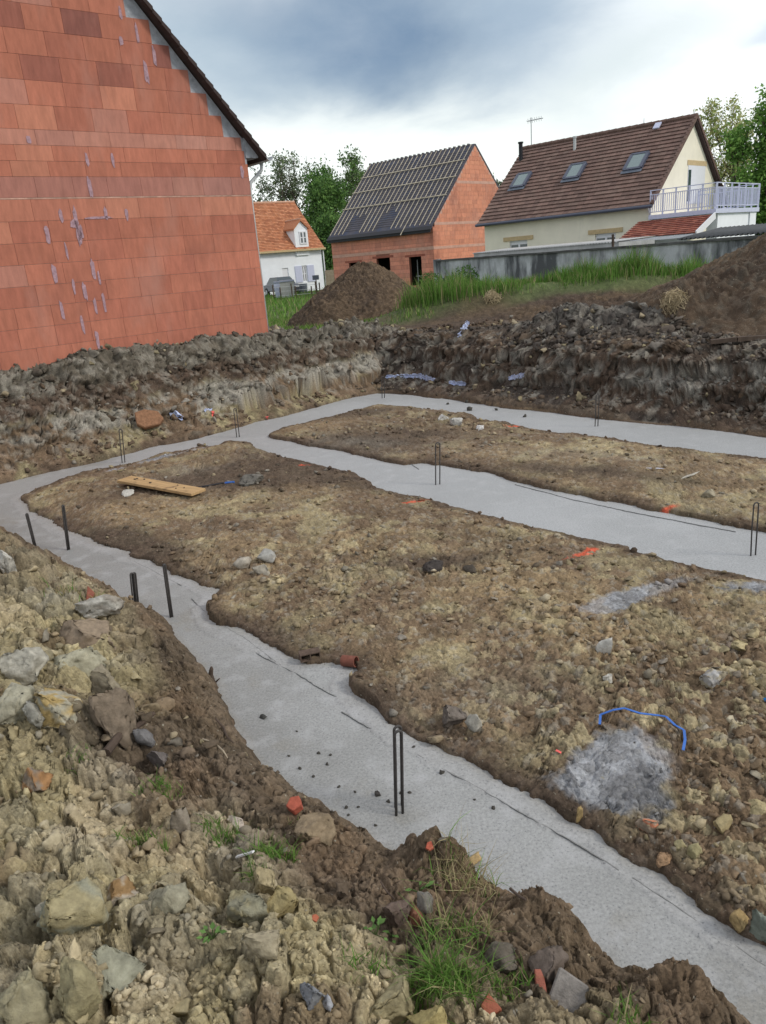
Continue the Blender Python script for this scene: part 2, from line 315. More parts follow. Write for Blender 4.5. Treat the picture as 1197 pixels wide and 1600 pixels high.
def terrain(x, y, want_color=True):
    x = np.asarray(x, float); y = np.asarray(y, float); r = np.hypot(x, y)
    jit = fbm(x, y, .35, 5, 3, .62) * .085 + fbm(x, y, .05, 3, 4) * .022
    do = sdist(x, y, outer) + jit; d1 = sdist(x, y, plot1) + jit; d2 = sdist(x, y, plot2) + jit
    sl = side(x, y, c0, c1); sf = side(x, y, c1, c2); sn_ = side(x, y, f1_, f0)
    out = sst(-.02, .10, do)
    wl = sst(-.6, .3, sl - np.maximum(sf, 0) * .5) * (sl > -.9) * out; wf = sst(-.5, .5, sf) * out * (1 - wl * (sl > sf)); 
    n_ = np.maximum(1e-6, wl + wf); k = np.maximum(1, n_); wl = wl / k; wf = wf / k; wn = out * (1 - np.clip(wl + wf, 0, 1))
    # clod relief at several sizes
    A, ia, ea = clods(x, y, .42, 11); B, ib, eb = clods(x, y, .17, 23); Cc, ic, ec = clods(x, y, .075, 37); D, id_, ed = clods(x, y, .034, 51)
    soft = fbm(x, y, 1.3, 5, 71)
    # ---- plots
    e1 = np.maximum(-d1, 0); e2 = np.maximum(-d2, 0); e = np.maximum(e1, e2); inp = e > 0
    rub = np.clip(.35 + 1.4 * gau(x, y, pt(1150, 1250, 0), 1.0, 1.2) + .9 * gau(x, y, pt(1190, 1050, 0), 1.2, 1.0) + .8 * gau(x, y, pt(560, 880, 0), 1.8, .8) + .7 * gau(x, y, pt(400, 720, 0), .9, .6) + .7 * gau(x, y, pt(700, 665, 0), 1.6, .5) + .5 * fbm(x, y, .9, 3, 91), .15, 1.5)
    flatm = sst(.35, .7, gau(x, y, pt(975, 1215, 0), .30, .40, -.2) + gau(x, y, pt(955, 955, 0), .35, .15, .5))
    zp = sst(0, .04, e) * .035 + sst(.0, .5, e) * .03 + soft * .04 + sst(.0, .12, e) * (1 - .55 * flatm) * (A * .028 * rub + B * .032 * rub + Cc * .030 * (.5 + .5 * rub) + D * .018)
    zp += .10 * gau(x, y, pt(375, 708, 0), .35, .25) + .09 * gau(x, y, pt(310, 735, 0), .6, .12, .5) + .07 * gau(x, y, pt(340, 965, 0), .3, .3) + .05 * gau(x, y, pt(560, 1090, 0), .3, .2)
    zp += .08 * gau(x, y, pt(700, 655, 0), 1.3, .18, -.65)
    zp = np.maximum(zp, .012 * sst(0, .03, e))
    # ---- near bank
    t = np.maximum(do, 0)
    rise = .10 * sst(0, .07, t) + .10 * sst(.05, .35, t) + .27 * np.minimum(t, 3.5)
    loam = sst(.75, .35, t + .35 * fbm(x, y, .7, 3, 15)) * sst(-2.6, -1.0, x)
    am = 1 - .75 * loam
    zn = rise + soft * .07 + sst(0, .2, t) * (A * .16 * am + B * .10 * (.35 + .65 * am) + Cc * .040 + D * .018)
    mc = pt(712, 1335, .22); mound = gau(x, y, mc, .165, .13, -.3)
    zn += .27 * np.minimum(mound * 1.7, 1) * (1 + .2 * B) + .12 * np.minimum(1, 1.5 * gau(x, y, pt(865, 1465, .15), .13, .10, -.5)) + .13 * gau(x, y, pt(1065, 1580, .15), .10, .08)
    zn -= .16 * gau(x, y, pt(200, 1150, .45), .22, .14) + .10 * gau(x, y, pt(150, 1440, .6), .06, .2)
    zn += .10 * gau(x, y, pt(120, 1110, .5), .3, .2) + .05 * gau(x, y, pt(90, 1400, .6), .3, .2)
    # ---- left bank up to the block gable
    hb = CORNER[2]; tw = (x - CORNER[0]) * WN[0] + (y - CORNER[1]) * WN[1]      # >0 = behind wall plane
    prof_t = np.array([0, .06, .3, .55, .62, .85, .93, 1.15, 1.35, 1.6, 1.9, 2.3, 4.]); prof_z = np.array([0, .06, .16, .32, .47, .56, .80, .98, 1.20, 1.42, 1.38, 1.16, 1.05])
    along = (x - c0[0]) * .74 + (y - c0[1]) * .67                                  # 0 left corner .. 7 apex
    tl = t + fbm(x, y, .8, 4, 33) * .28
    zl = np.interp(tl, prof_t, prof_z) * (1 - .16 * sst(4.6, 7.2, along)); amL = sst(.0, .4, t)
    A3, ia3, ea3 = clods(x + .3 * fbm(x, y, .9, 3, 49), y, .62, 12)
    flL = .25 + .75 * sst(.95, 1.25, t); zl += amL * (A3 * .13 + A * .10 * flL + (B * .085 + Cc * .035 + D * .012) * flL) + .10 * fbm(x, y, 1.6, 3, 44) * sst(.8, 1.4, t)
    crest = 1.36 + .16 * fbm(x, y, 1.1, 3, 50) - 1.5 * np.maximum(0, -tw - .22 - .35 * np.clip(fbm(x, y, .7, 3, 48), -.5, .5)) + .10 * fbm(x, y, .9, 4, 47) + A * .09 + B * .07 + Cc * .03
    sal = (x - CORNER[0]) * WD[0] + (y - CORNER[1]) * WD[1]
    crest = crest - .52 * sst(.3, 2.4, sal) + .16 * gau(x, y, pt(285, 560, 1.3), .45, .35) - .10 * sst(.3, 1.0, tw)
    zl = np.where((t > .35) & (sal < 3.2), np.maximum(zl, crest - 3 * sst(2.2, 3.2, sal)), zl)
    # ---- far bank: cut face
    tf = t + fbm(x, y, .5, 4, 63) * .24
    rt = sst(2.0, 4.0, x)
    zf = np.interp(tf, [0, .08, .35, .50, .58, .72, .78, .95, 1.05, 1.3, 2.5, 9], [0, .06, .17, .26, .50, .56, .80, .86, .95, .99, 1.02, 1.0])
    zf -= .45 * gau(x, y, pt(1135, 628, .45), .25, .10, -.7) + .35 * gau(x, y, pt(1010, 606, .5), .30, .08, -.7) + .3 * gau(x, y, pt(820, 605, .45), .25, .08, -.7)
    zf += sst(.0, .3, t) * sst(3.2, 1.2, t) * (A3 * .10 + (A * .10 + B * .08 + Cc * .035 + D * .012) * (.15 + .85 * sst(.95, 1.25, t))) + sst(1.2, 3, t) * (B * .03 + Cc * .02)
    # ---- natural ground beyond
    zg = .98 - .30 * sst(16, 25, r) - .38 * sst(24, 36, r)
    zg = zg + .66 * gau(x, y, (3.2, 19.7), 2.3, 1.2, -.25) + .74 * gau(x, y, (6.6, 18.2), 2.8, 1.3, -.2) + .22 * gau(x, y, (5.0, 16.6), 2.2, 1.0, -.3) * (1 + .6 * B) + .25 * gau(x, y, (1.6, 21), 1.2, 1.2)
    heapg = gau(x, y, (3.4, 13.4), 1.35, .75, -.6) + .55 * gau(x, y, (5.4, 12.6), 1.1, .6, -.5)
    zg += .60 * heapg * (1 + .3 * A + .3 * B) + .05 * fbm(x, y, 2.5, 4, 83) + .03 * B * sst(30, 14, r)
    beyond = sst(1.1, 2.4, t)
    zf = zf * (1 - beyond) + beyond * zg; bl = sst(1.9, 3.2, t); zl = zl * (1 - bl) + bl * zg
    zz = wn * zn + wl * zl + wf * zf
    behind = sst(14, 17, r); zo = np.where(sf + sl > 0, zz, zz)
    conc = (do < 0) & (d1 > 0) & (d2 > 0)
    z = np.where(do > 0, np.maximum(zo, .01 * sst(0, .03, do)), np.where(inp, zp, -.10))
    z = np.where(r > 24, zg, z) if True else z
    lim = sst(.0, .02, np.where(do > 0, do, e)); z = np.where((do > 0) | inp, z * lim - .10 * (1 - lim), z)
    z = np.where(r > 150, .3, z)
    if not want_color: return z
    # ------------------------------------------------ soil colours
    rnd = .55 * ib + .45 * ic; sh = np.zeros(x.shape + (3,))
    v1 = np.clip(.5 + 1.0 * fbm(x, y, .9, 5, 101), 0, 1); v2 = np.clip(.5 + 1.2 * fbm(x, y, .35, 5, 111), 0, 1)
    gr = np.clip(sst(.35, .75, v2) + (id_ > .8) * .4, 0, 1)
    # plot
    cp = mixv(np.broadcast_to(C_['ochre'] * .92, sh.shape), C_['brown'], np.clip(sst(.36, .68, v1) * .8 + .30 * sst(6, 10, r), 0, .9))
    cp = mixv(cp, C_['olive'], sst(.5, .9, v2) * .7); cp = mixv(cp, C_['yellow'], (ic > .78) * .65 * rub); cp = mixv(cp, C_['grey'], (id_ > .86) * .5); cp = mixv(cp, C_['brown'], ((ib * 5.1) % 1 > .7) * .45)
    dk = np.clip(1.1 * gau(x, y, pt(500, 745, 0), 1.5, .55, -.55) + 1.2 * gau(x, y, pt(210, 855, 0), .9, .22, -.75) + .9 * gau(x, y, pt(690, 890, 0), .5, .15, 0) + .9 * gau(x, y, pt(390, 760, 0), .9, .4) + .55 * gau(x, y, pt(420, 1000, 0), .5, .2, -.6) + .8 * gau(x, y, pt(270, 760, 0), 1.2, .3, .5) + .7 * gau(x, y, pt(880, 1260, 0), .35, .12, -.8)
        + .9 * gau(x, y, pt(600, 690, 0), 1.6, .8) + .8 * gau(x, y, pt(560, 650, 0), 1.0, .5) + .7 * gau(x, y, pt(900, 745, 0), 1.6, .3, -.6) + .35 * gau(x, y, pt(800, 860, 0), .9, .3, -.8), 0, 1)
    cp = mixv(cp, C_['loam'], np.clip(dk * (.7 + .9 * v2), 0, .92))
    fall = sst(.22, .02, e + .1 * (v2 - .5)); cp = mixv(cp, C_['mud'], fall * .8)
    gy = np.clip(.8 * gau(x, y, pt(560, 700, 0), 1.0, .35, -.6) + .8 * gau(x, y, pt(330, 735, 0), .8, .2, .5) + .6 * gau(x, y, pt(900, 720, 0), 1.2, .25, -.6) + .5 * gau(x, y, pt(760, 1100, 0), .6, .3), 0, 1)
    cp = mixv(cp, C_['grey'], gy * .6 * v2)
    slur = sst(.30, .62, 1.1 * gau(x, y, pt(975, 1215, 0), .23, .33, -.2) + .9 * gau(x, y, pt(940, 1235, 0), .30, .14) + .65 * gau(x, y, pt(1095, 1165, 0), .1, .05, .6) + .95 * gau(x, y, pt(955, 955, 0), .32, .13, .5) + .75 * gau(x, y, pt(1040, 928, 0), .34, .07, .3) + .85 * gau(x, y, pt(255, 722, 0), .95, .16, .72) + .7 * gau(x, y, pt(1185, 930, 0), .35, .15) + .55 * gau(x, y, pt(1140, 1030, 0), .1, .1) + .75 * fbm(x, y, .22, 5, 131, .6) - .06)
    cp = mixv(cp, mixv(np.broadcast_to(C_['cement'], sh.shape), C_['darkclay'], np.clip(sst(.42, .75, v2 * .5 + ic * .3 + id_ * .25) * .65, 0, 1)), slur * (.55 + .45 * sst(.4, .6, v2 + .1)))
    for (u, v, rx, ry, ro) in ((648, 779, .17, .05, .3), (925, 856, .10, .05, .4), (905, 868, .22, .02, .3), (1035, 790, .25, .04, .3), (800, 662, .2, .04, .2), (475, 725, .12, .04, .2), (905, 865, .12, .03, .5), (760, 745, .3, .03, .2), (1140, 1480, .08, .03, 0)):
        cp = mixv(cp, C_['red'], sst(.45, .8, gau(x, y, pt(u, v, .08), rx, ry, ro) + .5 * fbm(x, y, .12, 3, 141)) * .8)
    # near bank
    cn = mixv(np.broadcast_to(C_['tan'], sh.shape), C_['olive'], sst(.3, .7, v1)); cn = mixv(cn, C_['grey'], (ia > .6) * .35 + (ib > .75) * .3); cn = mixv(cn, C_['brown'], sst(.55, .85, v2) * .7); cn = mixv(cn, C_['yellow'], ((ia * 9.7) % 1 > .74) * .4 + ((ib * 3.3) % 1 > .85) * .4)
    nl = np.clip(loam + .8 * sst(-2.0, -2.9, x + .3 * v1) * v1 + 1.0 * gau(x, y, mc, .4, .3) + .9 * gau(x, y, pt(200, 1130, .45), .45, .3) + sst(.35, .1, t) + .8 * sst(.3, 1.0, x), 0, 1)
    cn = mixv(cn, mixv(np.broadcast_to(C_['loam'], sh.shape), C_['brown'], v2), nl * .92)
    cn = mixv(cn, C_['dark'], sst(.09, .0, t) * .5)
    # left bank by height
    zz_ = z + fbm(x, y, .5, 4, 151) * .22
    cl = mixv(np.broadcast_to(C_['brown'] * .85, sh.shape), C_['grey'] * .8, sst(.4, .8, v1) * .7)
    cl = mixv(cl, C_['chalk'], sst(.34, .44, zz_) * sst(.82, .70, zz_) * sst(.30, .6, v2 + .3 * (ic > .5)) * .85)
    cl = mixv(cl, C_['mud'], sst(.75, .85, zz_) * sst(1.15, 1.0, zz_) * .85)
    cl = mixv(cl, mixv(np.broadcast_to(C_['clay'], sh.shape), C_['grey'], (ib > .55) * .45), sst(1.0, 1.12, zz_) * .95)
    cl = mixv(cl, C_['mud'], sst(.14, .0, z) * .6); cl = mixv(cl, C_['dark'], (ic > .7) * .3)
    # far bank
    cf = mixv(np.broadcast_to(C_['mud'], sh.shape), C_['dark'], sst(.35, .75, v2) * .7)
    cf = mixv(cf, C_['grey'], ((ib > .6) * .35 + (ic > .75) * .3) * (.3 + .4 * rt)); cf = mixv(cf, C_['chalk'], rt * sst(.45, .6, zz_) * sst(.78, .66, zz_) * sst(.4, .6, v2) * .75)
    cf = mixv(cf, C_['chalk'], (1 - rt) * sst(.34, .40, zz_) * sst(.52, .46, zz_) * sst(.45, .6, v2) * .6)
    cf = mixv(cf, C_['darkclay'], sst(.8, .95, z) * .6)
    # ground beyond
    cg = mixv(np.broadcast_to(C_['brown'] * .62, sh.shape), C_['mud'] * .9, sst(.2, .7, v1)); cg = mixv(cg, C_['darkclay'], np.clip(heapg * 1.5, 0, 1) * .85); cg = mixv(cg, C_['grey'], np.clip(heapg * 1.5, 0, 1) * (ib > .6) * .4)
    cg = mixv(cg, C_['yellow'], sst(.4, .7, gau(x, y, pt(935, 525, 1.1), .55, .3, -.6) + .3 * v2) * .55)
    gm = sst(17.5, 20, r + 2.2 * fbm(x, y, 2.0, 4, 161) - 1.2 * np.maximum(0, x - 1) * 0)
    gm = np.maximum(gm, sst(.25, .5, gau(x, y, (3.0, 20.5), 2.8, 1.0, -.25) + gau(x, y, (6.8, 19.1), 2.8, 1.05, -.2))); gm = gm * (1 - sst(.45, .75, gau(x, y, (4.4, 16.9), 3.0, 1.3, -.3)))
    cg = mixv(cg, C_['turf'], gm * .8)
    bw = np.where(wl > wf, bl, beyond)
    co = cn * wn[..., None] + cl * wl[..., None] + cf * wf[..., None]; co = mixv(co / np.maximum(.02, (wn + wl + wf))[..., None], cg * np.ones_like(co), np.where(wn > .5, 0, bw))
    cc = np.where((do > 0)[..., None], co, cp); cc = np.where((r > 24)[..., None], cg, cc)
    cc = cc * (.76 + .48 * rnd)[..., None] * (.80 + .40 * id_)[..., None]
    return z, np.clip(cc, .01, 1), dict(do=do, d1=d1, d2=d2, t=t, gm=gm, wn=wn, wf=wf)
def hz(x, y): return float(terrain(np.array([x]), np.array([y]), False)[0])
def hit(u, v, tmax=60):
    d = ray(u, v); ts = np.exp(np.linspace(math.log(1.0), math.log(tmax), 900)); X_ = d[0] * ts; Y_ = d[1] * ts; Z_ = EYE + d[2] * ts
    g = terrain(X_, Y_, False); g = np.maximum(g, 0); i = int(np.argmax(Z_ <= g)); return np.array([X_[i], Y_[i], g[i]])

# ------------------------------------------------------------------ ground: one sheet to the horizon, finest where one stands
azs = np.radians(np.concatenate([np.arange(-47, 47, .118), np.arange(47, 313, 3.8)]))
rad = [.35]                                  # regular rings, used by the footing
while rad[-1] < 18: rad.append(rad[-1] + (.0036 * rad[-1] if rad[-1] < 7 else .025))
rad = np.array(rad)
def polar(rad, azs, wrap):
    Rg, Ag = np.meshgrid(rad, azs, indexing='ij'); x = Rg * np.sin(Ag); y = Rg * np.cos(Ag); return x, y
# rings are packed where the ground is steep, so cut faces get as many vertices as flat ground
rf_ = np.exp(np.linspace(math.log(.35), math.log(46), 1700)); ac_ = np.radians(np.arange(-48, 48.1, .8)); x, y = polar(rf_, ac_, True); zf_ = terrain(x, y, False)
el_ = np.arctan2(zf_ - EYE, rf_[:, None]); slope_ = np.hypot(np.diff(zf_, axis=0), np.diff(rf_)[:, None]) / np.maximum(1.2, rf_[1:, None])
de = .25 * slope_ + np.abs(np.diff(el_, axis=0))
ker = np.hanning(13); ker /= ker.sum(); de = np.apply_along_axis(lambda q: np.convolve(q, ker, 'same'), 0, de); k5 = np.hanning(7)[1:-1]; k5 /= k5.sum()
de = np.apply_along_axis(lambda q: np.convolve(np.pad(q, 2, 'edge'), k5, 'valid'), 1, de)
lr = np.diff(np.log(rf_))[:, None]; de = np.maximum(de, .12 * lr) + .02 * lr; cum = np.vstack([np.zeros((1, len(ac_))), np.cumsum(de, 0)]); cum /= cum[-1]
NR = 1650; tq = np.linspace(0, 1, NR); rr2 = np.stack([np.interp(tq, cum[:, k], rf_) for k in range(len(ac_))], 1)
azw = np.where(azs > PI, azs - 2 * PI, azs); Rg = np.stack([np.interp(np.clip(azw, ac_[0], ac_[-1]), ac_, rr2[k]) for k in range(NR)], 0)
far_ = [46.]
while far_[-1] < 3000: far_.append(far_[-1] * 1.05)
Rg = np.vstack([Rg, np.repeat(np.array(far_[1:])[:, None], len(azs), 1)]); Ag = np.broadcast_to(azs, Rg.shape); x = Rg * np.sin(Ag); y = Rg * np.cos(Ag)
z, cc, info = terrain(x, y)
# broken relief pushed out of the cut faces, so that they are rough in height as well as in plan
t_ = info['t']; mk = (info['wn'] < .4) & (info['do'] > .02) & (t_ < 2.6); xm, ym, zm = x[mk], y[mk], z[mk]; farw = info['wf'][mk] > .5
sa_ = np.where(farw, (xm - c1[0]) * .66 - (ym - c1[1]) * .75, (xm - c0[0]) * .74 + (ym - c0[1]) * .67 + 40)
P1, q1, e1_ = clods(sa_, zm * 1.25 + .3 * sa_ * 0, .34, 311); P2, q2, e2_ = clods(sa_, zm * 1.3, .13, 313); P3, q3, e3_ = clods(sa_, zm * 1.2, .06, 317); lay = vnoise(sa_ * .25, zm, .11, 319)
msk = sst(.02, .3, t_[mk]) * sst(2.6, 1.6, t_[mk]) * sst(.05, .2, zm); off = msk * (.35 + .65 * sst(.15, .45, zm)) * (P1 * .12 + P2 * .075 + P3 * .028 + lay * .10)
ndx = np.where(farw, -.75, .66) * 1.0; ndy = np.where(farw, -.66, -.75); 
hz_ = zm + .10 * (P1 + .5 * P2) + .12 * fbm(xm, ym, .7, 3, 321); lf = (~farw)[:, None]; vb = np.clip(.5 + 1.3 * fbm(sa_, zm * 1.6, .40, 5, 323), 0, 1)
cL = mixv(np.broadcast_to(C_['brown'] * .95, cc[mk].shape), C_['olive'] * .75, sst(.4, .8, vb)); cL = mixv(cL, C_['mud'], sst(.12, .02, hz_) * .7); cL = mixv(cL, C_['chalk'], sst(.32, .42, hz_) * sst(.74, .62, hz_) * sst(.25, .55, vb + .25 * (q2 > .5)) * .9)
cL = mixv(cL, C_['mud'] * 1.15, sst(.66, .76, hz_)); cL = mixv(cL, mixv(np.broadcast_to(C_['clay'] * 1.15, cL.shape), C_['grey'] * .95, (q1 > .6) * .35), sst(.96, 1.06, hz_)); 
cF = mixv(np.broadcast_to(C_['mud'] * 1.05, cL.shape), C_['dark'], sst(.4, .8, vb) * .8); cF = mixv(cF, C_['grey'] * .7, (q2 > .78) * .35); rt_ = sst(1.5, 4.5, xm); cF = mixv(cF, C_['chalk'] * .85, rt_ * sst(.30, .42, hz_) * sst(.80, .66, hz_) * sst(.40, .62, vb + .2 * (q2 > .5)) * .8)
cF = mixv(cF, C_['brown'] * .8, sst(.9, 1.05, hz_) * .6); cL = cL * (.8 + .4 * q3)[:, None]; cF = cF * (.75 + .5 * q3)[:, None]; top_ = sst(1.1, 1.7, t_[mk])[:, None]; cc[mk] = np.where(lf, cL, cF * (1 - top_) + cc[mk] * top_); x[mk] += ndx * off; y[mk] += ndy * off; z[mk] += off * .15
tone = (.72 + .56 * (.5 * q2 + .5 * q3))[:, None]; cm = cc[mk]; lt = ((q2 > .80) * .45 + (q3 > .86) * .45) * msk; cm = mixv(cm * tone, C_['grey'] * 1.1, np.clip(lt, 0, .7)); cm = mixv(cm, C_['dark'] * .8, (e2_ < .05) * .6 * msk); cc[mk] = cm
nr, na = x.shape; V = np.stack([x, y, z], -1).reshape(-1, 3)
i = np.arange(nr - 1)[:, None]; j = np.arange(na)[None, :]; j2 = (j + 1) % na
Fg = np.stack([i * na + j, i * na + j2, (i + 1) * na + j2, (i + 1) * na + j], -1)
# leave out the faces buried well under the concrete
bur = (info['do'] < -.12) & (info['d1'] > .12) & (info['d2'] > .12)
keep = ~(bur[:-1] & bur[1:])
Fg = Fg[keep].reshape(-1, 4)[:, ::-1]
V = np.vstack([V, [[0, 0, hz(0., .01)]]]); cc2 = np.vstack([cc.reshape(-1, 3), [[.3, .25, .15]]])
ground = np_mesh('ground', V, Fg, 'soil', None, cc2, False); tag(ground, kind='structure')
cap = MB(); ringz = [tuple(V[k]) for k in range(0, na)]

# ------------------------------------------------------------------ poured concrete strip footing
rc = np.array([q for q in rad if 1.6 < q < 17.0]); ac = np.radians(np.arange(-47, 47, .118)); 
x, y = polar(rc, ac, False); jit = fbm(x, y, .35, 5, 3, .62) * .085
do = sdist(x, y, outer) + jit; d1 = sdist(x, y, plot1) + jit; d2 = sdist(x, y, plot2) + jit
edge = np.minimum(np.minimum(-do, d1), d2)
zc = .004 * fbm(x, y, .5, 4, 201) + .0025 * fbm(x, y, .08, 3, 203)
lip = sst(.13, .10, d1 + .035 * fbm(x, y, .8, 3, 205)) * sst(2.2, 1.4, np.abs(side(x, y, f0, f1_))); zc += .007 * lip
vv = np.clip(.5 + fbm(x, y, 1.1, 5, 207), 0, 1); v3 = np.clip(.5 + fbm(x, y, .22, 5, 209), 0, 1)
cb = mixv(np.broadcast_to(np.array([.345, .35, .345]), x.shape + (3,)), np.array([.285, .288, .28]), sst(.3, .8, vv)); cb = mixv(cb, np.array([.36, .36, .355]), lip * .6)
damp = sst(.25, .6, fbm(x, y, .6, 5, 215) + .35 * vv - .05); cb = mixv(cb, np.array([.235, .235, .225]), damp * .45); cb = mixv(cb, np.array([.30, .29, .265]), sst(.06, .0, edge + .03 * v3) * .6); cb = mixv(cb, np.array([.27, .26, .23]), sst(.62, .85, v3) * sst(.35, .1, -do) * .6)
cb = mixv(cb, np.array([.46, .475, .49]), sst(1.2, 2.6, np.abs(side(x, y, f0, f1_))) * .45)   # grazing sky reflection painted into the rear strips as a paler, bluer tone
nr, na = x.shape; i = np.arange(nr - 1)[:, None]; j = np.arange(na - 1)[None, :]
Fg = np.stack([i * na + j, (i + 1) * na + j, (i + 1) * na + j + 1, i * na + j + 1], -1)
ok = edge > -.10; keep = ok[:-1, :-1] & ok[1:, :-1] & ok[:-1, 1:] & ok[1:, 1:]; Fg = Fg[keep]
used = np.unique(Fg); remap = np.zeros(nr * na, int); remap[used] = np.arange(len(used))
V = np.stack([x, y, zc], -1).reshape(-1, 3)[used]
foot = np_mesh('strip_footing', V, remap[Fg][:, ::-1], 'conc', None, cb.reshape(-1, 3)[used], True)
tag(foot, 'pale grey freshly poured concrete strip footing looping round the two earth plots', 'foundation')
def groove(pts, wd=.0045):
    m = MB(); P_ = [onz(u, v, .004) for u, v in pts]; Q = []
    for a, b in zip(P_[:-1], P_[1:]):
        n = max(2, int(np.linalg.norm(b - a) / .03))
        Q += [a + (b - a) * k / n for k in range(n)]
    Q.append(P_[-1]); out_ = []
    for k, q in enumerate(Q):
        q = q + np.array([.012 * float(vnoise(np.array([k * .13]), np.array([0.]), 1, 5)[0]) + random.uniform(-.003, .003), random.uniform(-.003, .003), 0]); out_.append(q)
    for k in range(len(out_) - 1):
        a, b = out_[k], out_[k + 1]; w_ = wd * random.uniform(.5, 1.3); m.bar(a, b, w_, .008)
    return m
M['groove'] = material('concrete_ridge', (.22, .22, .215), rough=.9, var=.2, nscale=40)  # darker than the strip: the shadow of the small step is in the ridge colour
for pts in ([(535, 1112), (600, 1150), (700, 1206), (800, 1262), (900, 1318), (965, 1360)], [(400, 1020), (460, 1052), (530, 1092)], [(990, 1372), (1060, 1418), (1130, 1468), (1197, 1512)], [(200, 872), (250, 898), (283, 915)], [(580, 700), (615, 708), (655, 733)],
            [(805, 757), (900, 782), (1000, 803), (1100, 822), (1150, 831)], [(300, 935), (330, 965), (385, 1000), (440, 1040)]):
    groove(pts).build('trowel_ridge', 'groove', foot)

# ------------------------------------------------------------------ stones and clods
import bmesh
def ico(sub):
    bm = bmesh.new(); bmesh.ops.create_icosphere(bm, subdivisions=sub, radius=1.); bm.verts.ensure_lookup_table()
    v = np.array([q.co[:] for q in bm.verts]); f = np.array([[q.index for q in k.verts] for k in bm.faces]); bm.free(); return v, f
ICO = {k: ico(k) for k in (1, 2, 3, 4)}
def rockshape(sub, seed, nplanes=11, lo=.5, hi=.95, rough=.05):
    r = np.random.RandomState(seed); v, f = ICO[sub]; v = v.copy()
    for k in range(nplanes):
        n = r.normal(size=3); n /= np.linalg.norm(n); d = r.uniform(lo, hi); s = v @ n; v = np.where((s > d)[:, None], v - np.outer(s - d, n), v)
    v += r.normal(size=v.shape) * rough * .5 * (1 if sub < 3 else .45)
    if sub >= 3:
        q = v * 2.3 + seed; v *= (1 + rough * 1.6 * (vnoise(q[:, 0] + q[:, 2], q[:, 1] - q[:, 2] * .7, .5, seed) + .6 * vnoise(q[:, 0] * 2.3 - q[:, 2], q[:, 1] * 2 + q[:, 2], .5, seed + 1)))[:, None]
    return v, f
def rotm(r):
    a, b, c = r.uniform(0, 2 * PI), r.normal() * .35, r.normal() * .35
    ca, sa, cb, sb, cg, sg = math.cos(a), math.sin(a), math.cos(b), math.sin(b), math.cos(c), math.sin(c)
    return np.array([[ca, -sa, 0], [sa, ca, 0], [0, 0, 1]]) @ np.array([[cb, 0, sb], [0, 1, 0], [-sb, 0, cb]]) @ np.array([[1, 0, 0], [0, cg, -sg], [0, sg, cg]])
def scatter(name, n, region, label, seed, smin, smax, flat=.6, sub=1, tint=None, sizek=.0042, rr=(1.0, 16), az_=(-34, 34), mix=.25):
    r = np.random.RandomState(seed); base = [rockshape(sub, 900 + k, 7 if sub < 2 else 12, .25, .80, .13) for k in range(18)]
    N_ = n * 4; rd = np.exp(r.uniform(math.log(rr[0]), math.log(rr[1]), N_)); a_ = np.radians(r.uniform(az_[0], az_[1], N_)); x = rd * np.sin(a_); y = rd * np.cos(a_)
    z, c, inf = terrain(x, y); cl = .5 + 1.2 * fbm(x, y, .5, 3, seed)
    k = region(x, y, z, inf) * np.clip(cl, .15, 1) > r.uniform(0, 1, N_); idx = np.nonzero(k)[0][:n]
    VV = []; FF = []; CC = []; b = 0
    pal = [C_['chalk'], C_['grey'], C_['tan'], C_['yellow'], C_['olive'], C_['clay'], C_['brown']]
    for i_ in idx:
        v, f = base[r.randint(18)]; s = min(smax, max(smin, sizek * rd[i_] * math.exp(r.normal() * .55)))
        m_ = rotm(r); q = (v * np.array([1, r.uniform(.6, .95), r.uniform(.35, .8) * flat / .6]) * s) @ m_.T
        q = q + np.array([x[i_], y[i_], z[i_] + s * .18]); VV.append(q); FF.append(f + b); b += len(v)
        cc_ = c[i_] * r.uniform(.75, 1.3)
        if r.rand() < mix: cc_ = .35 * cc_ + .65 * pal[r.randint(len(pal))] * r.uniform(.7, 1.1)
        CC.append(np.broadcast_to(cc_, v.shape))
    o = np_mesh(name, np.vstack(VV), np.vstack(FF), 'rock', None, np.clip(np.vstack(CC), .02, .8), False)
    return tag(o, label, kind='stuff')
scatter('plot_rubble', 9500, lambda x, y, z, i: np.where((i['d1'] < -.04) | (i['d2'] < -.04), .3 + .9 * gau(x, y, pt(1150, 1200, 0), 1.0, 1.4) + .5 * gau(x, y, pt(560, 900, 0), 1.6, .8) + .6 * gau(x, y, pt(720, 665, 0), 1.8, .6), 0) * (1 - .93 * sst(.3, .7, gau(x, y, pt(975, 1215, 0), .32, .42, -.2) + gau(x, y, pt(955, 955, 0), .4, .16, .5))), 'loose clods and pebbles strewn over the two earth plots', 5, .006, .045, .6, mix=.32)
scatter('clay_clods', 1100, lambda x, y, z, i: np.where((i['do'] > .25) & (i['wn'] > .5), sst(-.2, -.9, x + .25 * y - .35) * .9 + .05, 0), 'fist sized broken clay clods heaped on the near bank', 16, .016, .065, .8, sub=2, sizek=.010, rr=(1.0, 6), mix=.15)
scatter('flat_stones', 420, lambda x, y, z, i: np.where(i['d1'] < -.06, np.clip(1.2 * gau(x, y, pt(1150, 1230, 0), .9, 1.3) + .8 * gau(x, y, pt(1170, 1040, 0), .9, .8) + .25 * gau(x, y, pt(480, 880, 0), 1.4, .6), 0, 1), 0) * (1 - sst(.25, .6, gau(x, y, pt(975, 1215, 0), .34, .44, -.2))), 'flat buff stones crowding the right part of the near plot', 17, .015, .05, .42, sub=2, sizek=.0085, rr=(2, 8), mix=.55)
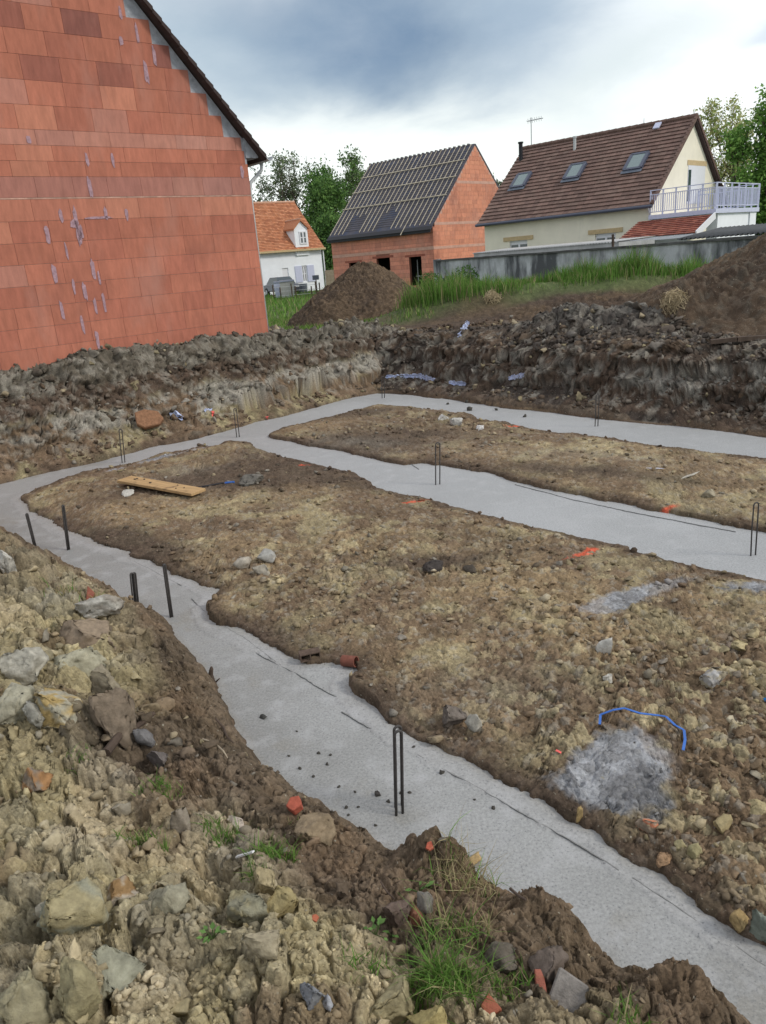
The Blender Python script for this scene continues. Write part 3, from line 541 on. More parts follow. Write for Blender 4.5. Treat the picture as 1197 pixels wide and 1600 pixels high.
scatter('cutting_clods', 2200, lambda x, y, z, i: np.where((i['do'] > .15) & (i['wn'] < .5) & (i['t'] < 2.6), .35 + .65 * sst(.6, 1.1, z), 0), 'lumps of dug clay along the crest of the cutting', 18, .025, .14, .8, sub=2, sizek=.0042, rr=(8.5, 17), mix=.2)
scatter('bank_rubble', 5500, lambda x, y, z, i: np.where((i['do'] > .03) & (i['wn'] > .5), .35 + .6 * sst(.4, .9, i['t']), 0), 'loose clods and stones on the near spoil bank', 6, .006, .035, .7, rr=(1.0, 9), mix=.10)
scatter('cutting_rubble', 6500, lambda x, y, z, i: np.where((i['do'] > .03) & (i['wn'] < .5) & (i['t'] < 3.5), .8, 0), 'broken stones in the cut faces behind the footing', 8, .018, .08, .8, sizek=.0028, rr=(8.5, 17), mix=.18)

ROCKS = []
def rock(name, u, v, w_px, h_px, color, label, cat='stone', seed=None, depth=1.0, lift=.30, color2=None, sub=4, rough=.07, planes=12, yaw=None, group=None):
    seed = seed or (len(ROCKS) * 7 + 31); r = np.random.RandomState(seed); p = hit(u, v + h_px * .30); dist = float(np.dot(p - np.array([0, 0, EYE]), F))
    w_ = w_px / FPX * dist / 2; h_ = h_px / FPX * dist / 2 / .8
    vv_, ff = rockshape(sub, seed, 15, .34, .74, rough * 1.5); ext = (vv_.max(0) - vv_.min(0)) / 2; vv_ = vv_ / ext * np.array([w_, w_ * depth * .8, h_])
    a = r.uniform(-.25, .25) if yaw is None else yaw; ca, sa = math.cos(a), math.sin(a); vv_ = vv_ @ np.array([[ca, -sa, 0], [sa, ca, 0], [0, 0, 1]]).T
    c = np.array(color) * np.ones_like(vv_); nn = vnoise(vv_[:, 0] + vv_[:, 2] * 1.7, vv_[:, 1] - vv_[:, 2], max(w_ * .5, .01), seed); c = c * (1 + .3 * nn)[:, None]
    if color2 is not None: t = sst(-.05, .15, nn); c = c * (1 - t[:, None]) + np.array(color2) * t[:, None]
    o = np_mesh(name, vv_, ff, 'rock', None, np.clip(c, .015, .85), False, loc=(p[0], p[1], p[2] + h_ * lift)); ROCKS.append(o)
    return tag(o, label, cat, group)
ch, gy_, tn, oc, ol, dk_, br = (.50, .48, .43), (.27, .27, .25), (.38, .31, .20), (.42, .31, .14), (.30, .29, .19), (.10, .085, .07), (.20, .145, .10)
for a in (
    ('boulder', 88, 1106, 95, 58, (.46, .34, .15), 'large ochre yellow angular stone on the left of the near bank', 'stone', (.40, .38, .30)),
    ('boulder', 24, 1102, 75, 50, (.35, .33, .25), 'grey green slab touching the left side of the ochre yellow boulder', 'stone', None),
    ('boulder', 35, 1040, 78, 48, (.40, .38, .32), 'pale buff rounded boulder by the left edge above the ochre one', 'stone', None),
    ('boulder', 125, 1033, 90, 44, (.36, .34, .25), 'flat pale greenish slab right of the pale buff boulder', 'stone', None),
    ('boulder', 165, 1062, 46, 46, (.30, .26, .19), 'brown rounded stone just below the flat greenish slab', 'stone', None),
    ('boulder', 185, 1110, 66, 100, (.22, .175, .13), 'tall brown earth block leaning over the hollow in the near bank', 'clod', None),
    ('boulder', 155, 942, 78, 40, ch, 'whitish cracked limestone slab beside the red brick shard', 'stone', (.32, .29, .25)),
    ('boulder', 140, 990, 100, 48, (.27, .21, .15), 'wide brown clod under the whitish limestone slab', 'clod', None),
    ('boulder', 10, 878, 32, 44, ch, 'white stone at the far left edge of the near bank', 'stone', None),
    ('boulder', 55, 1218, 52, 40, (.33, .18, .08), 'rust orange stone at the left edge below the dark hollow', 'stone', (.22, .18, .14)),
    ('boulder', 195, 1110, 1, 1, br, '', '', None),
    ('boulder', 228, 1150, 32, 30, (.17, .165, .165), 'blue grey cobble beside the dark fallen branch', 'stone', None),
    ('boulder', 250, 1182, 40, 34, (.16, .14, .13), 'dark grey brown stone right of the fallen branch', 'stone', None),
    ('boulder', 60, 1125, 34, 40, (.32, .31, .27), 'small grey lump under the ochre boulder', 'stone', None),
    ('boulder', 95, 1420, 110, 90, (.30, .30, .23), 'big grey green clay lump on the lower left of the near bank', 'clod', (.36, .31, .18)),
    ('boulder', 170, 1512, 95, 80, (.31, .305, .23), 'large olive grey clay lump near the bottom left edge', 'clod', None),
    ('boulder', 38, 1560, 90, 110, (.30, .27, .175), 'tall ochre streaked clay block in the bottom left corner', 'clod', None),
    ('boulder', 120, 1555, 66, 100, (.33, .29, .17), 'upright yellow clay slab beside the deep crack at bottom left', 'clod', None),
    ('boulder', 190, 1392, 50, 44, (.45, .40, .33), 'cream faced broken stone with a rusty side in the clay lumps', 'stone', (.30, .19, .09)),
    ('boulder', 262, 1402, 80, 62, (.32, .30, .22), 'grey clay clod right of the cream faced stone', 'clod', None),
    ('boulder', 380, 1412, 72, 58, (.36, .32, .19), 'olive yellow clod left of the upright yellow clod', 'clod', (.26, .25, .18)),
    ('boulder', 450, 1408, 54, 66, (.40, .33, .17), 'upright yellow clay clod beside the grass tuft', 'clod', None),
    ('boulder', 414, 1374, 38, 44, (.36, .30, .18), 'small buff clod just above the upright yellow clod', 'clod', None),
    ('boulder', 372, 1284, 32, 20, (.52, .45, .38), 'small pale pinkish stone near the red brick piece', 'stone', None),
    ('boulder', 284, 1280, 30, 48, (.30, .26, .21), 'upright grey brown stone beside the long grass tuft', 'stone', None),
    ('boulder', 485, 1300, 66, 36, (.26, .20, .13), 'flat brown stone right under the red brick piece', 'stone', None),
    ('boulder', 410, 1472, 60, 34, (.37, .32, .22), 'flat tan clod in the middle of the near bank bottom', 'clod', None),
    ('boulder', 488, 1552, 40, 44, (.25, .26, .28), 'blue grey angular stone at the bottom of the near bank', 'stone', None),
    ('boulder', 511, 1568, 24, 26, (.36, .37, .40), 'small pale chip touching the blue grey angular stone', 'stone', None),
    ('boulder', 618, 1575, 80, 85, (.37, .32, .19), 'big ochre clod at the bottom edge left of the bright grass tuft', 'clod', None),
    ('boulder', 680, 1590, 70, 50, (.40, .33, .15), 'low yellow clod at the bottom edge under the bright grass tuft', 'clod', None),
    ('boulder', 665, 1408, 26, 46, (.28, .26, .23), 'narrow grey stone at the foot of the turf mound', 'stone', None),
    ('boulder', 652, 1428, 26, 24, (.24, .11, .07), 'small reddish brown cobble at the foot of the turf mound', 'stone', None),
    ('boulder', 622, 1425, 44, 44, (.15, .11, .09), 'dark brown earth clod left of the reddish cobble', 'clod', None),
    ('boulder', 782, 1492, 60, 62, (.14, .12, .095), 'dark clod right of the bright grass tuft', 'clod', None),
    ('boulder', 848, 1498, 66, 50, (.15, .12, .10), 'flat faced dark clod behind the concrete block', 'clod', None),
    ('boulder', 742, 1341, 24, 15, (.50, .36, .18), 'yellowish pebble on top of the turf mound', 'stone', None),
    ('boulder', 708, 1122, 46, 34, (.17, .145, .125), 'dark grey stone lying on the plot behind the tall rebar', 'stone', None),
    ('boulder', 744, 1136, 28, 26, (.36, .34, .29), 'pale stone touching the right of the dark grey stone', 'stone', None),
    ('boulder', 680, 1158, 26, 16, (.30, .24, .16), 'flat brown stone at the plot edge near the tall rebar', 'stone', None),
    ('boulder', 947, 1011, 27, 32, (.60, .58, .53), 'white upright stone alone in the middle of the near plot', 'stone', None),
    ('boulder', 950, 1062, 16, 10, (.55, .53, .47), 'little round whitish pebble below the white upright stone', 'stone', None),
    ('boulder', 1110, 1056, 40, 34, (.52, .51, .50), 'white and tan rock on the right of the near plot', 'stone', (.40, .35, .25)),
    ('boulder', 384, 878, 30, 19, (.42, .38, .32), 'left stone of the pale trio on the near plot', 'stone', None),
    ('boulder', 410, 889, 28, 19, (.44, .40, .33), 'front stone of the pale trio on the near plot', 'stone', None),
    ('boulder', 412, 870, 30, 18, (.40, .39, .36), 'rear stone of the pale trio on the near plot', 'stone', None),
    ('boulder', 738, 890, 22, 15, dk_, 'black lump of soil right of the pale trio', 'clod', None),
    ('boulder', 680, 888, 34, 14, (.07, .06, .055), 'wide black soil lump in the middle of the near plot', 'clod', None),
    ('boulder', 200, 771, 22, 8, (.55, .53, .48), 'whitish flat stone in front of the wooden plank', 'stone', None),
    ('boulder', 388, 752, 40, 18, (.17, .16, .14), 'dark flat clod at the end of the black stick', 'clod', None),
    ('boulder', 1107, 772, 22, 14, (.34, .30, .22), 'round buff stone on the right of the far plot', 'stone', None),
    ('boulder', 1183, 718, 1, 1, br, '', '', None),
    ('boulder', 694, 652, 18, 12, (.55, .54, .51), 'white stone on the rim of the far plot', 'stone', None),
    ('boulder', 714, 659, 22, 14, (.48, .47, .44), 'white and grey stone right of the white rim stone', 'stone', None),
    ('boulder', 748, 669, 16, 8, (.58, .57, .55), 'flat white chip in the far plot', 'stone', None),
    ('boulder', 1192, 1452, 40, 66, (.22, .25, .21), 'large green grey boulder at the right edge by the footing', 'stone', None),
    ('boulder', 1155, 1441, 34, 28, (.40, .29, .14), 'ochre stone left of the green grey boulder', 'stone', None),
    ('boulder', 1083, 1326, 24, 24, (.38, .34, .19), 'rounded olive stone in the right part of the near plot', 'stone', None),
    ('boulder', 1062, 1318, 18, 15, (.40, .35, .20), 'small olive chip beside the rounded olive stone', 'stone', None),
    ('boulder', 1040, 1340, 32, 18, (.34, .22, .13), 'reddish brown rock near the rounded olive stone', 'stone', None),
    ('boulder', 905, 1282, 14, 22, (.36, .26, .12), 'ochre upright stone at the plot edge by the cement stain', 'stone', None),
    ('boulder', 1015, 1292, 34, 20, (.34, .27, .20), 'brown rock with a red paint fleck below the cement stain', 'stone', (.6, .22, .12)),
    ('boulder', 1130, 1290, 30, 24, (.38, .31, .17), 'buff angular rock left of the right frame edge', 'stone', None),
    ('boulder', 1182, 1265, 40, 26, (.42, .35, .20), 'flat yellow slab at the right edge of the near plot', 'stone', None),
    ('boulder', 1178, 990, 30, 14, (.44, .37, .22), 'flat yellow slab high on the right of the near plot', 'stone', None),
    ('boulder', 1150, 1008, 34, 16, (.42, .35, .20), 'flat yellow slab just below the highest one', 'stone', None),
    ('boulder', 412, 1121, 12, 10, (.06, .06, .055), 'black crumb near the left side of the concrete strip', 'clod', None),
    ('boulder', 590, 1240, 10, 11, (.06, .055, .05), 'dark ball of soil on the concrete left of the tall rebar', 'clod', None),
    ('boulder', 646, 1169, 8, 8, (.08, .075, .07), 'dark pebble on the concrete above right of the tall rebar', 'clod', None),
    ('boulder', 60, 940, 1, 1, br, '', '', None),
):
    if a[6]: rock('clod' if a[7] == 'clod' else 'stone', a[1], a[2], a[3], a[4], a[5], a[6], a[7], color2=a[8], sub=4 if a[3] > 30 else 3)
for k, (u, v, s) in enumerate([(498, 1178, 5), (512, 1196, 4), (470, 1203, 4), (452, 1182, 4), (530, 1230, 5), (560, 1262, 4), (490, 1213, 4), (607, 1253, 6), (627, 1240, 5), (640, 1240, 5), (690, 1207, 7), (742, 1252, 4), (772, 1265, 5), (545, 1275, 4), (517, 1180, 4), (588, 1291, 4), (541, 1262, 5), (464, 1144, 3), (555, 1240, 4), (730, 628, 5), (733, 640, 7), (820, 650, 5), (700, 631, 4), (776, 640, 4)]):
    rock('soil_crumb', u, v, s * 1.3, s * 1.1, (.075, .07, .06), 'tiny dark soil crumb dropped on the concrete strip', 'soil crumb', sub=1, seed=500 + k, group='dark soil crumbs dropped on the concrete')

# brick and tile shards: broken flat pieces
def shard(name, u, v, w_px, h_px, color, label, cat, tilt=.5, thick=.3, n=6, seed=1):
    r = np.random.RandomState(seed); p = hit(u, v); dist = float(np.dot(p - np.array([0, 0, EYE]), F)); w_ = w_px / FPX * dist / 2; h_ = h_px / FPX * dist / 2 / .75
    m = MB(); poly = []
    for k in range(n):
        a = 2 * PI * (k + r.uniform(-.25, .25)) / n; poly.append((math.cos(a) * w_ * r.uniform(.8, 1.1), math.sin(a) * h_ * r.uniform(.8, 1.1), 0))
    m.prism(poly, (0, 0, min(w_, h_) * thick * 2), color); o = m.build(name, 'rock', loc=(0, 0, 0)); o.location = (p[0], p[1], p[2] + .006)
    o.rotation_euler = (tilt, r.uniform(-.2, .2), r.uniform(-.4, .4))
    bv = o.modifiers.new('bevel', 'BEVEL'); bv.width = min(w_, h_) * .08; bv.segments = 1
    return tag(o, label, cat)
shard('brick_shard', 463, 1272, 28, 20, (.42, .11, .07), 'bright red broken brick piece on the bank crest', 'brick piece', .4, .6, 5, 3)
shard('brick_shard', 141, 944, 20, 44, (.28, .10, .07), 'dull red brick shard standing beside the whitish slab', 'brick piece', 1.0, .4, 4, 4)
shard('tile_shard', 768, 1578, 34, 26, (.38, .13, .08), 'flat orange red tile piece at the bottom edge of the frame', 'tile piece', .35, .3, 4, 5)
shard('tile_shard', 843, 1541, 18, 36, (.33, .12, .085), 'long dull red tile sliver beside the concrete block', 'tile piece', .7, .3, 6, 6)
shard('tile_shard', 672, 1334, 14, 12, (.50, .13, .08), 'tiny red tile chip on top of the turf mound', 'tile piece', .4, .4, 5, 7)
shard('tile_shard', 493, 1438, 12, 10, (.50, .16, .09), 'small orange tile chip on the bare soil of the near bank', 'tile piece', .3, .4, 5, 8)
shard('tile_shard', 232, 660, 52, 26, (.28, .15, .085), 'large dull orange clay slab stuck in the left cutting', 'clay slab', 1.0, .3, 7, 9)
shard('concrete_block_piece', 897, 1568, 74, 84, (.24, .22, .20), 'grey brown broken concrete block standing in the near bank bottom', 'concrete block', .55, .28, 4, 10)
shard('cardboard_tag', 873, 1179, 11, 9, (.85, .16, .14), 'small bright pink red card scrap on the near plot', 'scrap', .2, .08, 4, 11)
shard('plastic_scrap', 1196, 1098, 14, 9, (.02, .20, .55), 'bright blue plastic scrap at the right edge of the near plot', 'scrap', .2, .1, 5, 12)
shard('board_offcut', 1080, 744, 40, 6, (.45, .42, .36), 'pale flat board offcut lying on the far plot', 'board', .0, .15, 4, 13)
shard('plastic_strip', 1022, 734, 30, 4, (.6, .6, .68), 'thin whitish lilac strip lying on the far plot', 'strip', .0, .15, 4, 14)

# white plastic strip near the grass
def lying(name, pts, r, mat, label, cat, n=6, lift=.006, parent=None):
    P_ = [hit(u, v) + np.array([0, 0, lift]) for u, v in pts]; m = MB(); m.tube(P_, r, n); o = m.build(name, mat, parent, loc=tuple(P_[0]))
    return tag(o, label, cat) if label else o
def flatstrip(name, pts, wd, mat, label, cat, lift=.02, th=.002):
    P_ = [hit(u, v) + np.array([0, 0, lift]) for u, v in pts]; m = MB()
    for a, b in zip(P_[:-1], P_[1:]): m.bar(a, b, wd, th)
    return tag(m.build(name, mat, loc=tuple(P_[0])), label, cat)
flatstrip('plastic_strip', [(372, 1352), (398, 1343)], .012, 'whiteplastic', 'short white plastic strip beside a grass tuft on the near bank', 'strip', .03, .006)
flatstrip('packing_strap', [(937, 1141), (938, 1128), (958, 1119), (975, 1116), (1000, 1124), (1030, 1126), (1040, 1128), (1055, 1142), (1068, 1156), (1070, 1165), (1067, 1181)], .013, 'plasticblue', 'blue plastic packing strap curved over the earth of the near plot', 'strap', .03, .003)
lying('stick', [(297, 767), (320, 762), (350, 756)], .011, 'black', 'thin black stick lying beyond the wooden plank', 'stick')
lying('plastic_scrap', [(352, 756), (366, 754)], .014, 'plasticblue', 'small blue plastic end touching the thin black stick', 'scrap')
lying('branch', [(168, 1185), (195, 1165), (215, 1148), (245, 1130)], [.022, .02, .016, .010], 'oldwood', 'dark fallen branch across the hollow in the near bank', 'branch', 8, .03)
lying('root', [(338, 1130), (350, 1142), (356, 1158), (366, 1168)], [.006, .008, .006, .003], 'oldwood', 'dark twisted root on the bank edge by the concrete', 'root', 6, .02)
lying('root', [(318, 1162), (336, 1166), (350, 1180), (358, 1196)], [.004, .005, .004, .002], 'fenceboard', 'pale thin root curling below the dark twisted one', 'root', 6, .02)
lying('root', [(596, 1390), (606, 1402), (618, 1414)], [.003, .004, .002], 'oldwood', 'thin root beside the turf mound', 'root', 6, .02)
lying('root', [(798, 1400), (812, 1412), (822, 1420)], [.006, .005, .004], 'oldwood', 'short dark root sticking out right of the turf mound', 'root', 6, .03)

# ------------------------------------------------------------------ plank
p0 = hit(196, 757); p1 = hit(312, 778); dv = (p1 - p0); ln = np.linalg.norm(dv)
pk = empty('wooden_plank', tuple((p0 + p1) / 2 + np.array([0, 0, .05])), math.atan2(dv[1], dv[0]), 'long pale wooden plank lying on the near plot, dotted with soil', 'plank')
m = MB(); m.box((-ln / 2, -.11, 0), (ln / 2, .11, .035)); o = m.build('board', 'wood', pk); b = o.modifiers.new('bevel', 'BEVEL'); b.width = .004
for k in range(7):
    a = random.uniform(-ln * .45, ln * .4); v_, f_ = rockshape(1, 60 + k); q = v_ * np.array([.022, .018, .012]) * random.uniform(.6, 1.3) + np.array([a, random.uniform(-.08, .08), .04])
    np_mesh('soil_crumb', q, f_, 'rock', pk, np.broadcast_to(np.array([.09, .07, .055]), q.shape))
pk.rotation_euler = (0, -math.asin(dv[2] / ln), pk.rotation_euler.z)

# ------------------------------------------------------------------ rebar starters
def hairpins(foot_px, top_px, label, n=1, gap_px=8, twist=0., rr=.0068, second=(0, 0), sep=.045):
    """n U-bars: two legs up from the footing joined by a tight bend"""
    b = onz(*foot_px, 0.); b0 = b - np.array([0, 0, .02]); dist = b[1]; tp = atY(*top_px, dist); up = tp - b0
    root = empty('rebar_starter', tuple(b0), 0, label, 'rebar', 'rebar starter hairpins standing in the footing')
    side_ = np.array([math.cos(twist), math.sin(twist), 0]); w_ = gap_px / FPX * dist * .5 / max(.3, abs(math.cos(twist)))
    fw = np.array([-math.sin(twist), math.cos(twist), 0])
    for k in range(n):
        off = fw * sep * k + np.array([.02, 0, 0]) * k; P_ = []; h_ = up * (1 - .03 * k)
        P_.append(off - side_ * w_)
        P_.append(off - side_ * w_ + h_ * .5 + np.array([random.uniform(-.004, .004), 0, 0])); P_.append(off - side_ * w_ + h_ * .93)
        for q in range(1, 8):
            a = PI - PI * q / 8; P_.append(off + h_ * .93 + side_ * (math.cos(a) * w_) + np.array([0, 0, 1]) * math.sin(a) * max(w_, .012))
        P_.append(off + side_ * w_ + h_ * .93); P_.append(off + side_ * w_ + h_ * .5); P_.append(off + side_ * w_ * .95)
        mm = MB(); mm.tube(P_, rr, 8); mm.build('bent_bar', 'steel', root, smooth=True)
        rb = MB()
        for s_ in ():
            nn = int(np.linalg.norm(up) * .9 / .02)
            for q in range(nn):
                c = off + side_ * (s_ * w_) + h_ * .93 * (q + .5) / nn; rb.tube([c - up * .0012 * 3, c + up * .0012 * 3], rr * 1.2, 6)
        if dist < 5: pass
hairpins((57, 862), (41, 800), 'leaning dark rebar hairpin by the left edge, seen edge on', 1, 2, .6, .009)
hairpins((107, 859), (98, 786), 'nearly upright rebar hairpin just right of the leaning leftmost one', 1, 2.2, .6, .009)
hairpins((211, 947), (206, 894), 'short double rebar hairpin half hidden behind the near bank', 2, 5, .5, sep=.03)
hairpins((268, 964), (256, 878), 'tall leaning rebar hairpin at the notch of the near plot', 1, 2.4, .6, .009)
hairpins((624, 1273), (622, 1137), 'tall double rebar hairpin standing closest to the camera', 2, 13, .35, .0068, sep=.06)
hairpins((684, 757), (684, 690), 'narrow rebar hairpin in the middle of the central strip', 1, 7, .2)
hairpins((1177, 868), (1182, 783), 'rebar hairpin at the right edge on the central strip', 1, 9, .2, .006)
hairpins((932, 666), (934, 615), 'rebar hairpin on the far right strip against the cutting', 1, 5, .2)
hairpins((372, 683), (367, 637), 'rebar hairpin where the central strip meets the left one', 1, 4, .4)
hairpins((193, 723), (188, 669), 'rebar hairpin on the left strip nearest the wooden plank', 1, 4, .4)
hairpins((599, 622), (598, 588), 'small far rebar hairpin at the apex of the footing', 1, 4, .3, .008)

# ------------------------------------------------------------------ stump, pipe, hollow brick
p = onz(333, 1068, .0); st = empty('wood_stump', (p[0], p[1], .0), 0, 'charred looking dark wooden stub sticking out of the bank over the concrete', 'wooden stub')
m = MB(); hgt = 40 / FPX * 3.1; m.tube([(0, 0, 0), (-.006, 0, hgt * .6), (.006, 0, hgt * 1.0), (.008, 0, hgt * 1.15)], [.02, .017, .013, .006], 7); m.build('stub', 'oldwood', st)
m = MB(); m.tube([(.01, 0, .0), (.04, -.02, .035), (.055, -.03, .05)], [.006, .005, .004], 6); m.build('twig', 'oldwood', st)
def open_tube(name, p, axis, ln_, ro, ri, mat, label, cat, tilt=0.):
    m = MB(); n = 20; vs = []; a0 = np.array(axis) / np.linalg.norm(axis); s0 = np.cross(a0, [0, 0, 1]); s0 /= np.linalg.norm(s0); u0 = np.cross(s0, a0)
    for (r_, e_) in ((ro, 0), (ro, ln_), (ri, ln_), (ri, 0)):
        for k in range(n): a = 2 * PI * k / n; vs.append(a0 * e_ + s0 * math.cos(a) * r_ + u0 * math.sin(a) * r_)
    fs = []
    for q in range(4):
        for k in range(n): k2 = (k + 1) % n; fs.append((q * n + k, q * n + k2, ((q + 1) % 4) * n + k2, ((q + 1) % 4) * n + k))
    return tag(np_mesh(name, np.array(vs), fs, mat, None, smooth=False, loc=tuple(p)), label, cat)
pp = hit(537, 1042); open_tube('drain_pipe', pp + np.array([0, 0, .045]), (.85, -.45, .10), .10, .037, .030, 'terra', 'short terracotta drain pipe poking out of the plot edge onto the concrete', 'pipe')
pp = hit(486, 1032); hb_ = empty('hollow_brick', tuple(pp + np.array([0, 0, -.004])), .25, 'old brown hollow brick half buried at the plot edge left of the drain pipe', 'hollow brick')
m = MB()
for (lo, hi) in (((-.11, 0, 0), (.11, .10, .012)), ((-.11, 0, .075), (.11, .10, .087)), ((-.11, 0, .012), (-.098, .10, .075)), ((.098, 0, .012), (.11, .10, .075)), ((-.006, 0, .012), (.006, .10, .075)), ((-.098, .085, .012), (.098, .10, .075))): m.box(lo, hi, (.2, .13, .09))
m.v = [(a * .62, b * .7, c * .62) for a, b, c in m.v]; m.c = [(.12, .085, .065)] * len(m.c); m.build('shell', 'rock', hb_); 

# ------------------------------------------------------------------ bank details: sheeting, bags, marker strips
def sheet(name, pts, mat, label, cat, w_=.05, seed=1, rough=.02):
    """crumpled strip of sheeting following points on the cutting"""
    r = np.random.RandomState(seed); P_ = [hit(u, v) for u, v in pts]; Q = []
    for a, b in zip(P_[:-1], P_[1:]):
        n = max(3, int(np.linalg.norm(b - a) / .03)); Q += [a + (b - a) * k / n for k in range(n)]
    Q = np.array(Q); n = len(Q); R_ = 5; vs = []
    for k in range(n):
        ww = w_ * (.5 + .9 * r.rand()) * math.sin(PI * (k + .5) / n) ** .3
        for q in range(R_): t = q / (R_ - 1) - .5; vs.append(Q[k] + np.array([r.normal() * rough * .4, -.03 - .04 * abs(t) + r.normal() * rough * .5, .02 + t * ww + r.normal() * rough * .3]))
    fs = [(k * R_ + q, (k + 1) * R_ + q, (k + 1) * R_ + q + 1, k * R_ + q + 1) for k in range(n - 1) for q in range(R_ - 1)]
    o = np_mesh(name, np.array(vs), fs, mat); s = o.modifiers.new('solid', 'SOLIDIFY'); s.thickness = .004
    return tag(o, label, cat)
sheet('plastic_sheeting', [(603, 591), (630, 593), (655, 597), (682, 598)], 'sheet', 'pale blue sheeting strip in the far cutting behind the apex rebar', 'sheeting', .09, 1)
sheet('plastic_sheeting', [(702, 601), (730, 604)], 'sheet', 'short whitish blue sheeting scrap in the middle of the far cutting', 'sheeting', .08, 2)
sheet('plastic_sheeting', [(794, 601), (820, 603)], 'sheet', 'blue sheeting scrap furthest right in the far cutting', 'sheeting', .09, 3)
sheet('plastic_bag', [(268, 656), (278, 652), (290, 655)], 'sheet', 'crumpled pale plastic bag in the left cutting', 'plastic bag', .13, 4, .05)
sheet('plastic_bag', [(320, 646), (334, 644)], 'sheet', 'white plastic scrap in the left cutting right of the crumpled bag', 'plastic bag', .09, 5, .04)
sheet('tape_scrap', [(332, 650), (338, 649)], 'pink', 'pink red tape scrap hanging in the left cutting', 'tape', .10, 6, .02)
sheet('tape_scrap', [(415, 655), (422, 656)], 'pink', 'red tape scrap low in the left cutting by the strip junction', 'tape', .06, 7, .02)
sheet('plastic_sheeting', [(716, 528), (724, 518), (732, 508)], 'sheet', 'blue white sheeting at the left edge of the grey rubble heap', 'sheeting', .13, 8, .04)
flatstrip('timber_beam', [(1110, 540), (1150, 538), (1230, 533)], .09, 'oldwood', 'grey old beam lying on top of the far cutting at the right edge', 'beam', .05, .06)

# ------------------------------------------------------------------ building helpers
class Frame:
    """local frame: s along the facade, n outwards-behind (into the building), z up"""
    def __init__(s, o, th): s.o = np.array(o, float); s.d = np.array([math.cos(th), math.sin(th), 0]); s.n = np.array([-math.sin(th), math.cos(th), 0])
    def __call__(s, a, b, z): return tuple(s.o + s.d * a + s.n * b + np.array([0, 0, z]))
    def box(s, m, a0, a1, b0, b1, z0, z1, c=(1, 1, 1)):
        m.box8([s(a0, b0, z0), s(a1, b0, z0), s(a1, b1, z0), s(a0, b1, z0), s(a0, b0, z1), s(a1, b0, z1), s(a1, b1, z1), s(a0, b1, z1)], c)
UPV = 3.78
def block_courses(m, fr, s0, s1, rows, bl, out=-1, b=0., thick=.05, clip=None, openings=(), pal=None, seed=0, gap=.006, axis='s', tints=None):
    """one raised face per block; out = -1 faces stand proud towards -n"""
    r = np.random.RandomState(seed)
    for k, (z0, z1) in enumerate(rows):
        off = r.uniform(0, bl); s = s0 - off
        base = r.uniform(.9, 1.06)
        while s < s1:
            e = s + bl * r.choice([1., 1., 1., .985, .96]); a0 = max(s, s0); a1 = min(e, s1); s = e
            if a1 - a0 < .05: continue
            if clip is not None:
                lo_, hi_ = clip(z1)
                if a0 < lo_ - .02 or a1 > hi_ + .02:
                    a0 = max(a0, lo_); a1 = min(a1, hi_)
                    if a1 - a0 < .10: continue
            if any(a1 > o0 + .01 and a0 < o1 - .01 and z1 > p0_ + .01 and z0 < p1_ - .01 for o0, o1, p0_, p1_ in openings):
                segs = [(a0, a1)]
                for o0, o1, p0_, p1_ in openings:
                    if z1 > p0_ + .01 and z0 < p1_ - .01: segs = [q for sg in segs for q in ((sg[0], min(sg[1], o0)), (max(sg[0], o1), sg[1])) if q[1] - q[0] > .03]
            else: segs = [(a0, a1)]
            pp_ = np.array(PALP) if z0 > 4.6 or pal is not PAL else np.array([.50, .34, .02, .07, .0, .07]); c = np.array(pal[r.choice(len(pal), p=pp_)]) * base * r.uniform(.94, 1.06); pr = r.uniform(0, .0025)
            if tints and k in tints: c = c * (1 - tints[k][1]) + np.array(tints[k][0]) * tints[k][1]
            for q0, q1 in segs:
                if axis == 's': fr.box(m, q0 + gap / 2, q1 - gap / 2, b - pr if out < 0 else b, b + thick if out < 0 else b + pr, z0 + gap / 2, z1 - gap / 2, tuple(c))
                else: fr.box(m, b - thick, b + pr, q0 + gap / 2, q1 - gap / 2, z0 + gap / 2, z1 - gap / 2, tuple(c))
PAL = [(.455, .170, .112), (.42, .153, .103), (.345, .128, .094), (.50, .205, .135), (.28, .110, .088), (.45, .20, .15)]
PALP = [.34, .25, .15, .12, .05, .09]
def rows_down(z, hs):
    out_ = []
    for h in hs: out_.append((z - h, z)); z -= h
    return out_
def rows_up(z, hs):
    out_ = []
    for h in hs: out_.append((z, z + h)); z += h
    return out_

# ------------------------------------------------------------------ near unfinished block house (gable towards the camera)
LH = Frame((CORNER[0], CORNER[1], 0), WTH); W_ = 9.4; EV = 4.66; SL = 1.17; TOPZ = EV + SL * W_ / 2; DEP = 10.
house = empty('unfinished_house', (CORNER[0], CORNER[1], .9), 0, 'nearest unfinished red terracotta block house, its bare gable filling the left of the view', 'house')
def place(o, parent):          # keep world position while parenting under an empty that only translates
    o.parent = parent; o.location = Vector(o.location) - parent.location; return o
def gable_clip(z): return (-W_ + max(0, (z - EV + .0) / SL), -max(0, (z - EV) / SL) - (0.03 if z > EV else 0))
m = MB(); m.prism([LH(-W_, .012, .2), LH(0, .012, .2), LH(0, .012, EV), LH(-W_ / 2, .012, TOPZ), LH(-W_, .012, EV)], tuple(LH.n * .2)); place(m.build('mortar_core', 'mortar'), house)
m = MB(); rws = rows_down(3.765, [.306] * 12) + rows_up(3.785, [.29, .215, .215, .21]) + rows_up(4.715, [.325] * 16)
block_courses(m, LH, -W_, 0, rws, .56, clip=gable_clip, pal=PAL, seed=4, gap=.004, tints={12: ((.33, .17, .15), .6), 15: ((.56, .30, .24), .45), 0: ((.50, .22, .15), .3), 11: ((.5, .22, .17), .3)}); place(m.build('wall', 'block'), house)
